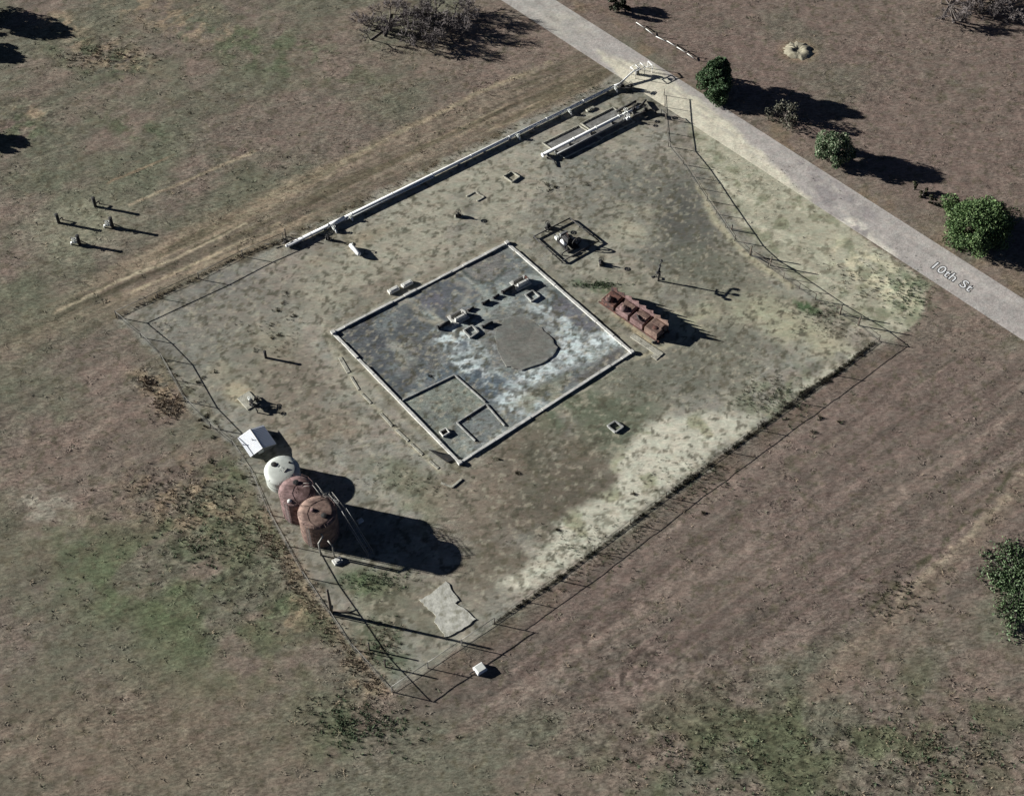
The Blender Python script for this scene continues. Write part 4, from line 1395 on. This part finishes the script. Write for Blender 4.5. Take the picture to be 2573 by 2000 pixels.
def poles():
    # yard light
    t = thing('yard_light_pole', 'thin dark yard light pole with a cross arm, right of the rusty tanks', 'light pole', G(1654, 706), 0)
    MB().tube([(0, 0, -.1), (0, 0, 3.1)], [.14, .11], 10).build('pole', M['dark'], t)
    m = MB()
    m.tube([(-.4, -1.0, 2.75), (.3, 1.1, 2.95)], .08, 8).tube([(-.2, -.6, 2.4), (.1, .5, 2.4)], .06, 8)
    m.build('cross_arm', M['dark'], t)
    for x, y, z in ((-.4, -1.0, 2.85), (.3, 1.1, 3.05), (0, .1, 3.1), (-.1, -.5, 2.5)):
        l = MB().box((x, y, z + .1), (.34, .36, .26), .3, .05).build('lamp_head', M['dark'], t)
        MB().box((x + .05, y - .22, z + .08), (.24, .03, .2), .3).build('lens', M['grey_steel'], l)
    MB().tube([(0, 0, 2.3), (.12, -.7, 2.62)], .05, 8).build('brace', M['dark'], t)
    MB().box((.14, 0, 1.3), (.2, .3, .5), 0, .02).build('switch_box', M['grey_steel'], t)
    t = thing('guy_anchor', 'small black bracket on the ground beside the yard light pole', 'bracket', G(1640, 696))
    MB().tube([(0, 0, 0), (.35, .1, .35), (.8, -.5, .2), (.9, -.55, 0)], .07, 8).build('bent_bar', M['dark'], t)
    MB().box((0, 0, .03), (.4, .3, .1), .4, .02).build('foot', M['dark'], t)
    # utility pole at the fence
    t = thing('utility_pole', 'tall slender wooden pole by the fence below the rusty tanks', 'pole', G(833, 1540), 0)
    MB().tube([(0, 0, -.2), (0, 0, 3), (0, 0, 5.6)], [.24, .2, .15], 12).build('pole', M['wood'], t)
    MB().lathe([(.17, 0), (.17, .05), (.05, .14)], (0, 0, 5.6), 10).build('cap', M['dark'], t)
    MB().tube([(.14, .02, 0), (.13, .02, 2.6)], .03, 6).build('conduit', M['galv'], t)
    MB().box((.22, 0, 1.5), (.22, .32, .5), 0, .02).build('meter_box', M['grey_steel'], t)
    t = thing('brush_stub', 'low dark timber lying at the foot of the tall wooden pole', 'timber', G(838, 1535))
    MB().tube([(0, 0, .12), (1.6, -.1, .14), (3.0, -.6, .1)], [.16, .15, .1], 8).build('log', M['wood'], t)
    MB().tube([(1.4, -.1, .14), (2.0, .5, .3)], .05, 6).build('limb', M['wood'], t)


poles()


# ------------------------------------------------------------------ shed, tanks
def shed():
    C = [(594, 1109), (660, 1076), (697, 1117), (637, 1154)]
    Q = [G(*p) for p in C]
    c = sum(Q, Vector()) / 4
    a = az(Q[0], Q[1])
    Wx = ((Q[1] - Q[0]).length + (Q[2] - Q[3]).length) / 2
    Wy = ((Q[3] - Q[0]).length + (Q[2] - Q[1]).length) / 2
    t = thing('shed', 'low shed with a bright white sheet metal gable roof by the left fence', 'shed', c, a)
    e, rg = .62, 1.12
    x, y = Wx / 2, Wy / 2
    wx, wy = x - .25, y - .2
    m = MB()
    m.add([(-wx, -wy, -.05), (wx, -wy, -.05), (wx, wy, -.05), (-wx, wy, -.05), (-wx, -wy, e), (wx, -wy, e), (wx, wy, e), (-wx, wy, e), (0, -wy, rg - .06), (0, wy, rg - .06)],
          [(0, 1, 5, 8, 4), (1, 2, 6, 5), (2, 3, 7, 9, 6), (3, 0, 4, 7)])
    m.build('wall', M['grey_steel'], t)
    for sx in (-1, 1):
        r = MB()
        n = 14
        for k in range(n):      # standing ribs
            y0, y1 = -y + 2 * y * k / n, -y + 2 * y * (k + 1) / n
            r.add([(sx * x, y0, e - .03), (sx * x, y1, e - .03), (sx * .01, y1, rg), (sx * .01, y0, rg), (sx * x, y0, e - .06), (sx * x, y1, e - .06), (sx * .01, y1, rg - .03), (sx * .01, y0, rg - .03)],
                  [(0, 1, 2, 3), (7, 6, 5, 4), (0, 4, 5, 1), (3, 2, 6, 7), (0, 3, 7, 4), (1, 5, 6, 2)])
            if k:
                r.tube([(sx * x, y0, e - .02), (sx * .05, y0, rg + .0)], .018, 4)
        r.build('roof_slope', M['roof'], t)
    MB().tube([(0, -y, rg + .01), (0, y, rg + .01)], .05, 6).build('ridge_cap', M['galv'], t)
    d = MB().box((-.3, -wy - .02, .3), (.8, .04, .58)).build('door', M['dull_white'], t)
    MB().box((.0, -wy - .055, .32), (.06, .03, .12)).build('handle', M['dark'], d)
    MB().tube([(-.55, .2, .9), (-.55, .2, 1.25)], .06, 8).build('vent_pipe', M['galv'], t)


shed()


def tank(name, label, px, py, r, h, dome, mat, roofmat, group, hatch=None, bands=3):
    t = thing(name, label, 'tank', G(px, py), 0, group)
    m = MB()
    prof = [(r, -.05)]
    for k in range(bands):
        z = h * (k + 1) / bands
        prof += [(r, z - .06), (r + .035, z - .05), (r + .035, z + .0)] + ([(r, z + .01)] if k < bands - 1 else [])
    m.lathe(prof, (0, 0, 0), 56)
    m.build('shell', mat, t)
    rf = MB().lathe([(r + .06, h - .02), (r + .06, h + .03), (r * .7, h + dome * .62), (r * .35, h + dome * .92), (.08, h + dome)], (0, 0, 0), 56, True).build('roof', roofmat, t)
    m = MB()
    n = 10
    for k in range(n):
        g = 2 * PI * k / n + .2
        m.tube([((r + .04) * math.cos(g), (r + .04) * math.sin(g), h + .05), (.2 * math.cos(g), .2 * math.sin(g), h + dome + .01)], .02, 4)
    m.build('seam', roofmat, rf)
    if hatch:
        hm = MB().lathe([(.34, 0), (.34, .18), (.38, .18), (.38, .24), (.1, .3)], (hatch[0], hatch[1], h + dome * .45), 18).build('hatch', M['dark'], t)
        MB().tube([(hatch[0], hatch[1] - .3, h + dome * .45 + .2), (hatch[0], hatch[1] - .3, h + dome * .45 + .36), (hatch[0], hatch[1] + .1, h + dome * .45 + .4)], .025, 6).build('handle', M['dark'], hm)
    return t


def tank_group():
    g = 'storage tanks by the left fence'
    t = tank('storage_tank', 'short pale grey tank with a dark roof hatch, nearest the shed', 713, 1204, 2.3, 2.05, .35, M['tank_grey'], M['tank_grey'], g, (-1.1, .75), 2)
    MB().lathe([(.16, 0), (.16, .2), (.05, .3)], (.9, 1.1, 2.17), 12).build('vent', M['dark'], t)
    MB().tube([(.3, -.5, 2.4), (.8, .1, 2.42)], .06, 6).build('roof_pipe', M['galv'], t)
    h = 4.35
    t1 = tank('storage_tank', 'tall faded pinkish rusty tank between the grey tank and the browner one', 755, 1281, 2.3, h, .26, M['rust_pink'], M['rust_pink'], g, (-.2, 1.2), 4)
    MB().lathe([(.3, 0), (.28, .2), (.1, .3)], (-.8, -1.6, h + .05), 14).build('vent', M['dull_white'], t1)
    t2 = tank('storage_tank', 'tall tan and rust brown tank, lowest of the three in the photo', 806, 1336, 2.45, h + .2, .26, M['rust_tan'], M['rust_tan'], g, (.9, -.6), 4)
    MB().lathe([(.3, 0), (.28, .2), (.1, .3)], (-.6, .2, h + .4), 14).build('vent', M['rust_pink'], t2)
    for (tt, rr) in ((t1, 2.3), (t2, 2.45)):
        m = MB()
        for k in range(14):     # roof edge rail
            a0, a1 = 2 * PI * k / 14, 2 * PI * (k + 1) / 14
            if k in (0, 13):
                continue
            m.tube([(rr * .97 * math.cos(a0), rr * .97 * math.sin(a0), h + .2), (rr * .97 * math.cos(a0), rr * .97 * math.sin(a0), h + .75)], .02, 4)
            m.tube([(rr * .97 * math.cos(a0), rr * .97 * math.sin(a0), h + .75), (rr * .97 * math.cos(a1), rr * .97 * math.sin(a1), h + .75)], .02, 4)
        m.build('roof_rail', M['rust_pink'], tt)
    for tt, rr, g_ in ((t1, 2.3, -2.1), (t2, 2.45, -2.0)):
        c_, s_ = math.cos(g_), math.sin(g_)
        e_ = Vector((-s_, c_, 0)) * .22
        b_ = Vector((c_, s_, 0)) * (rr + .16)
        m = MB().tube([b_ - e_, b_ - e_ + Vector((0, 0, h + .6))], .03, 5).tube([b_ + e_, b_ + e_ + Vector((0, 0, h + .6))], .03, 5)
        for k in range(15):
            z = Vector((0, 0, .25 + k * h / 15))
            m.tube([b_ - e_ + z, b_ + e_ + z], .02, 4)
        m.build('ladder', M['grey_steel'], tt)
    # downcomer pipe on the lower side
    q = (G(806, 1395) - G(806, 1336))
    MB().tube([(q.x, q.y, -.05), (q.x, q.y, 2.9), (q.x + .5, q.y + .9, 3.1), (.2, -2.1, 3.6)], .12, 10).build('downcomer_pipe', M['galv'], t2)
    q = (G(840, 1398) - G(806, 1336))
    MB().tube([(q.x, q.y, -.05), (q.x, q.y, 2.5), (q.x - .6, q.y + .6, 2.9)], .1, 10).build('downcomer_pipe', M['galv'], t2)
    # catwalk with stair on the far right of the tanks
    o = G(760, 1262)
    W = lambda px, py, z: Vector((*(G(px, py) - o)[:2], z))
    c = thing('catwalk', 'pale steel catwalk and stair bridging the three storage tanks', 'catwalk', o)
    zt = 3.7
    p = [W(772, 1268, zt), W(798, 1266, zt), W(822, 1296, zt), W(838, 1288, zt), W(872, 1330, zt)]
    dk = MB()
    for a, b in zip(p[:-1], p[1:]):
        d = (b - a)
        n = Vector((-d.y, d.x, 0)).normalized() * .24
        dk.add([a - n, b - n, b + n, a + n, a - n - Vector((0, 0, .08)), b - n - Vector((0, 0, .08)), b + n - Vector((0, 0, .08)), a + n - Vector((0, 0, .08))], [(0, 1, 2, 3), (7, 6, 5, 4), (0, 4, 5, 1), (1, 5, 6, 2), (2, 6, 7, 3), (3, 7, 4, 0)])
    dk.build('deck', M['grey_steel'], c)
    for sgn in (-1, 1):
        m = MB()
        for a, b in zip(p[:-1], p[1:]):
            d = (b - a)
            n = Vector((-d.y, d.x, 0)).normalized() * .24 * sgn
            for z in (.5, .95):
                m.tube([a + n + Vector((0, 0, z)), b + n + Vector((0, 0, z))], .03, 6)
            kk = max(2, int(d.length / 1.2))
            for i in range(kk + 1):
                q = a.lerp(b, i / kk) + n
                m.tube([q, q + Vector((0, 0, .95))], .025, 6)
        m.build('handrail', M['galv'], c)
    for q in p:
        MB().tube([(q.x, q.y, -.05), (q.x, q.y, q.z)], .08, 8).build('leg', M['grey_steel'], c)
    # stair down to the ground
    a, b = p[-1], W(932, 1396, 0)
    st = MB()
    d = (b - a)
    n = Vector((-d.y, d.x, 0)).normalized() * .35
    for s_ in (-1, 1):
        st.tube([a + n * s_, b + n * s_], .06, 6)
        st.tube([a + n * s_ + Vector((0, 0, 1)), b + n * s_ + Vector((0, 0, 1))], .035, 6)
        st.tube([b + n * s_, b + n * s_ + Vector((0, 0, 1))], .035, 6)
    for i in range(1, 14):
        q = a.lerp(b, i / 14)
        st.box(q, (.24, .66, .04), az(a, b))
    st.build('stair', M['grey_steel'], c)
    # small things by the tanks
    for p_, lab, s_ in (((905, 1310), 'small pale pump box by the foot of the tank stair', .8), ((848, 1410), 'small pale concrete pad below the lowest storage tank', 1.2)):
        tag(MB().box((0, 0, .14), (1.0 * s_, .7 * s_, .3), 0, .04).box((0, 0, .32), (.5 * s_, .4 * s_, .08), 0, .02).build('pump_box', M['concrete'], None, G(*p_), AZ), lab, 'box', 'pale boxes by the tanks')


tank_group()


def slabs():
    q = [(1120, 1460), (1154, 1508), (1143, 1516), (1168, 1530), (1196, 1556), (1158, 1583), (1120, 1602), (1092, 1562), (1096, 1548), (1072, 1526), (1054, 1508), (1085, 1490)]
    o = G(1120, 1530)
    pts = []
    for i, p in enumerate(q):
        a, b = G(*p) - o, G(*q[(i + 1) % len(q)]) - o
        for k in range(5):
            v = a.lerp(b, k / 5)
            pts.append((v.x + random.gauss(0, .05), v.y + random.gauss(0, .05)))
    pts.reverse()
    tag(MB().prism(pts, -.1, .1).build('concrete_slab', M['slab'], None, o), 'broken pale concrete slab near the bottom corner of the yard', 'slab')
    t = thing('meter_box', 'small square white meter box outside the bottom fence', 'box', G(1206, 1682), AZ)
    MB().box((0, 0, .2), (1.35, 1.15, .5), 0, .04).build('shell', M['white'], t)
    MB().box((.05, 0, .475), (1.1, .95, .05), 0, .02).build('lid', M['dull_white'], t)
    MB().tube([(-.6, .1, .2), (-1.3, .2, .2), (-1.35, .2, -.05)], .08, 8).build('outlet_pipe', M['dark'], t)
    # ring mound in the far field
    m = MB()
    n = 40
    vs, fs = [], []
    prof = [(2.3, -.1), (1.9, .08), (1.45, .26), (1.1, .3), (.75, .2), (.45, .02)]
    rr = [random.uniform(.84, 1.14) for _ in range(n)]
    for r, z in prof:
        vs += [(r * rr[k] * math.cos(2 * PI * k / n) * 1.1, r * rr[(k + 2) % n] * math.sin(2 * PI * k / n), z + random.uniform(-.03, .03)) for k in range(n)]
    for i in range(len(prof) - 1):
        fs += [(i * n + k, i * n + (k + 1) % n, (i + 1) * n + (k + 1) % n, (i + 1) * n + k) for k in range(n)]
    fs.append(tuple((len(prof) - 1) * n + k for k in range(n)))
    m.add(vs, fs, True)
    tag(m.build('sand_mound', M['sand'], None, G(2005, 128)), 'pale ring shaped sand mound alone in the brown field beyond the road', 'mound')


slabs()


# ------------------------------------------------------------------ street name map label over the road
def lettering():  # map caption added as flat letters over the road, not real road paint
    p0, p1 = G(2334, 669), G(2404, 719)
    a = math.atan2(RD.y, RD.x)
    t = thing('map_street_label', 'white street name map label with black edges laid over the road near the right', 'lettering', (p0.x, p0.y, 0), a)
    for name, off, z, mt in (('letter_outline', .14, .012, 'label_black'), ('letters', .012, .016, 'label_white')):
        cu = D.curves.new(name, 'FONT')
        cu.body = '10th St'
        cu.size = 2.25
        cu.offset = off
        cu.space_character = 1.08
        cu.fill_mode = 'FRONT'
        cu.materials.append(M[mt])
        tmp = D.objects.new('tmp', cu)
        COL.objects.link(tmp)
        me = D.meshes.new_from_object(tmp.evaluated_get(bpy.context.evaluated_depsgraph_get()))
        D.objects.remove(tmp)
        me.name = name
        o = D.objects.new(name, me)
        COL.objects.link(o)
        o.parent = t
        o.location = (0, 0, z)


lettering()


# ------------------------------------------------------------------ trees
def leaf_cloud(name, parent, fn, n, size, cols, mat='leaf'):
    """n leaf sprays at points from fn(); each a small bent quad"""
    P = np.array([fn() for _ in range(n)])
    k = len(P)
    ax = np.random.randn(k, 3)
    ax /= np.linalg.norm(ax, axis=1)[:, None]
    bx = np.cross(ax, np.random.randn(k, 3))
    bx /= np.linalg.norm(bx, axis=1)[:, None]
    s = size * (.5 + np.random.rand(k, 1))
    v = np.stack([P - ax * s - bx * s * .35, P + ax * s - bx * s * .5, P + ax * s * .9 + bx * s * .5, P - ax * s * .8 + bx * s * .45], 1).reshape(-1, 3)
    me = D.meshes.new(name)
    me.vertices.add(k * 4)
    me.vertices.foreach_set('co', v.ravel().astype(np.float32))
    me.loops.add(k * 4)
    me.polygons.add(k)
    me.loops.foreach_set('vertex_index', np.arange(k * 4, dtype=np.int32))
    me.polygons.foreach_set('loop_start', (np.arange(k) * 4).astype(np.int32))
    me.update(calc_edges=True)
    base = np.array([lin(c) for c in cols])
    c = base[np.random.randint(0, len(base), k)] * (.7 + .6 * np.random.rand(k, 1))
    c = np.repeat(c, 4, 0)
    a = me.color_attributes.new('tint', 'FLOAT_COLOR', 'POINT')
    a.data.foreach_set('color', np.concatenate([c, np.ones((len(c), 1))], 1).ravel().astype(np.float32))
    me.materials.append(M[mat])
    o = D.objects.new(name, me)
    COL.objects.link(o)
    o.parent = parent
    return o


def tree(label, px, py, h, r, shape, cols, n=5000, size=.2, trunk_h=.8, clumps=26, name='tree', cat='tree', base=.3, seed=0, group=None, sy=1.0, flat=.8):
    rnd = random.Random(seed + int(px))
    t = thing(name, label, cat, G(px, py), 0, group)
    m = MB()
    m.tube([(0, 0, -.15), (.04, .02, trunk_h), (.08, -.05, h * .6), (.05, 0, h * .85)], [.05 * r + .07, .045 * r + .05, .03 * r + .03, .02], 8)
    C = []
    for i in range(clumps):
        u = rnd.random()
        z = base + (h - base) * (u ** .85)
        f = (z - base) / (h - base)
        if shape == 'cone':
            R_ = r * max(.06, (1 - f) ** .45) * (.8 + .25 * (f > .1))
        else:
            R_ = r * math.sqrt(max(.05, 1 - (2 * f - .75) ** 2 / 1.6))
        g = rnd.random() * 2 * PI
        d = R_ * math.sqrt(rnd.uniform(.15, 1)) * .86 * (1 + .22 * math.sin(3 * g + px) + .12 * math.sin(5 * g + py)) * (1 if shape == 'cone' else rnd.uniform(.85, 1.15))
        cr = r * rnd.uniform(.13, .36) * (1 - .55 * f if shape == 'cone' else 1)
        q = Vector((d * math.cos(g), d * math.sin(g) * sy, max(cr * .6 * flat, z)))
        C.append((q, cr))
        m.tube([(.04, .0, min(q.z * .55, h * .6)), q * .6 + Vector((0, 0, q.z * .3)), q], [.05, .035, .012], 5, False)
    m.build('trunk', M['bark'], t)

    def fn():
        q, cr = C[rnd.randrange(len(C))]
        while True:
            v = Vector((rnd.uniform(-1, 1), rnd.uniform(-1, 1), rnd.uniform(-1, 1)))
            l = v.length
            if .35 < l < 1:
                break
        p = q + Vector((v.x, v.y, v.z * flat)) * cr
        return (p.x, p.y, max(.05, p.z))
    leaf_cloud('crown', t, fn, n, size, cols)
    return t


GREEN = [(76, 98, 68), (64, 86, 58), (92, 110, 78), (54, 70, 48)]
GREYG = [(128, 138, 112), (108, 122, 94), (92, 108, 80), (148, 148, 126)]
tree('dense dark green cone shaped tree at the road edge with the longest shadow', 1796, 232, 6.4, 3.1, 'cone', GREEN, 40000, .115, .5, 160, base=.2, sy=1.45)
tree('sparse grey green tree beside the road, between the two fuller green trees', 2088, 398, 4.1, 3.4, 'round', GREYG + GREEN[:2], 15000, .11, .7, 56, base=.3)
tree('wide bushy green tree at the right edge beside the road', 2452, 582, 3.9, 5.6, 'round', [(88, 110, 68), (74, 96, 58), (108, 126, 84), (58, 76, 48)], 34000, .12, .8, 95, base=.4)
tree('low thin grey bush beside the road just below the cone shaped tree', 1972, 304, 2.9, 2.9, 'round', [(96, 96, 82), (84, 86, 72), (110, 106, 92), (74, 74, 64)], 1700, .11, .3, 24, 'bush', 'bush', .2)
for i, (p, h_, r_, lab) in enumerate((((2296, 476), 1.5, .7, 'small dark shrub, upper of three in a row left of the wide green tree'), ((2318, 492), 1.7, .8, 'small dark shrub, middle of three in a row left of the wide green tree'), ((2340, 508), 1.4, .7, 'small dark shrub, lower of three in a row left of the wide green tree'))):
    tree(lab, *p, h_, r_, 'round', [(60, 62, 44), (80, 76, 58), (48, 52, 36)], 420, .11, .2, 9, 'shrub', 'shrub', .1, i, 'small shrubs beside the road')
tree('dark small bush at the top edge just right of the road', 1548, 22, 2.4, 2.0, 'round', [(54, 58, 44), (70, 72, 58), (40, 46, 34)], 1800, .16, .3, 18, 'bush', 'bush', .2)
tree('low green thicket at the right edge of the lower field', 2565, 1470, .4, 5.4, 'round', [(92, 112, 78), (78, 98, 64), (106, 122, 90), (84, 98, 74)], 6500, .12, .1, 150, 'thicket', 'thicket', .04, 0, None, 1.3, .1)
for p, h_, r_, lab in (((-55, 42), 4.2, 3.4, 'dark green tree cut off by the upper left corner'), ((-70, 125), 2.0, 2.2, 'dark green tree at the left edge below the corner tree'), ((-62, 345), 1.9, 2.4, 'dark green tree at the left edge above the well posts')):
    tree(lab, *p, h_, r_, 'round', GREEN, 4200, .2, .6, 34, base=.3, group='dark trees at the left edge')


def bare(label, px, py, h, r, n, seed, name='leafless_tree'):
    """leafless tree: spreading stems fork into a haze of twigs"""
    rnd = random.Random(seed)
    t = thing(name, label, 'tree', G(px, py), 0, 'leafless trees at the top of the photo')
    m, tw = MB(), MB()

    def grow(p, d, ln, rad, dep):
        q = p + d.normalized() * ln
        q.z = max(q.z, .15)
        mid = p.lerp(q, .5) + Vector((rnd.gauss(0, .08), rnd.gauss(0, .08), rnd.gauss(0, .05))) * ln
        (m if dep < 2 else tw).tube([p, mid, q], [rad, rad * .8, rad * .65], 5 if dep < 2 else 3, False)
        if dep >= 4:
            return
        for _ in range(3 if dep < 3 else n):
            nd_ = d.normalized() + Vector((rnd.gauss(0, .6), rnd.gauss(0, .6), rnd.gauss(.02, .4)))
            grow(p.lerp(q, rnd.uniform(.45, 1)), nd_, ln * rnd.uniform(.6, .9), max(rad * .62, .022), dep + 1)
    for s in range(16):
        g = rnd.random() * 2 * PI
        f = math.sqrt(rnd.random()) * .8
        m.tube([(0, 0, -.02), (f * r * math.cos(g), f * r * math.sin(g), .0)], .09, 5, False)
        grow(Vector((f * r * math.cos(g), f * r * math.sin(g), -.1)), Vector((math.cos(g) * .7 * f, math.sin(g) * .7 * f, 1)), h * .42, .11, 0)
    m.build('trunk', M['bark'], t)
    tw.build('crown', M['twig'], t)
    return t


bare('tangled leafless brown tree above the yard, left one of the top thicket', 975, 68, 3.0, 5.6, 7, 3)
bare('tangled leafless dark tree above the yard, middle one of the top thicket', 1060, 76, 3.6, 5.2, 8, 4)
bare('tangled leafless grey tree above the yard, right one of the top thicket', 1125, 58, 3.6, 5.2, 7, 5)
bare('grey leafless tree at the top right corner', 2385, 12, 3.2, 6.0, 8, 6)
bare('bluish grey leafless tree at the far right of the top edge', 2510, 20, 3.2, 6.0, 8, 8)
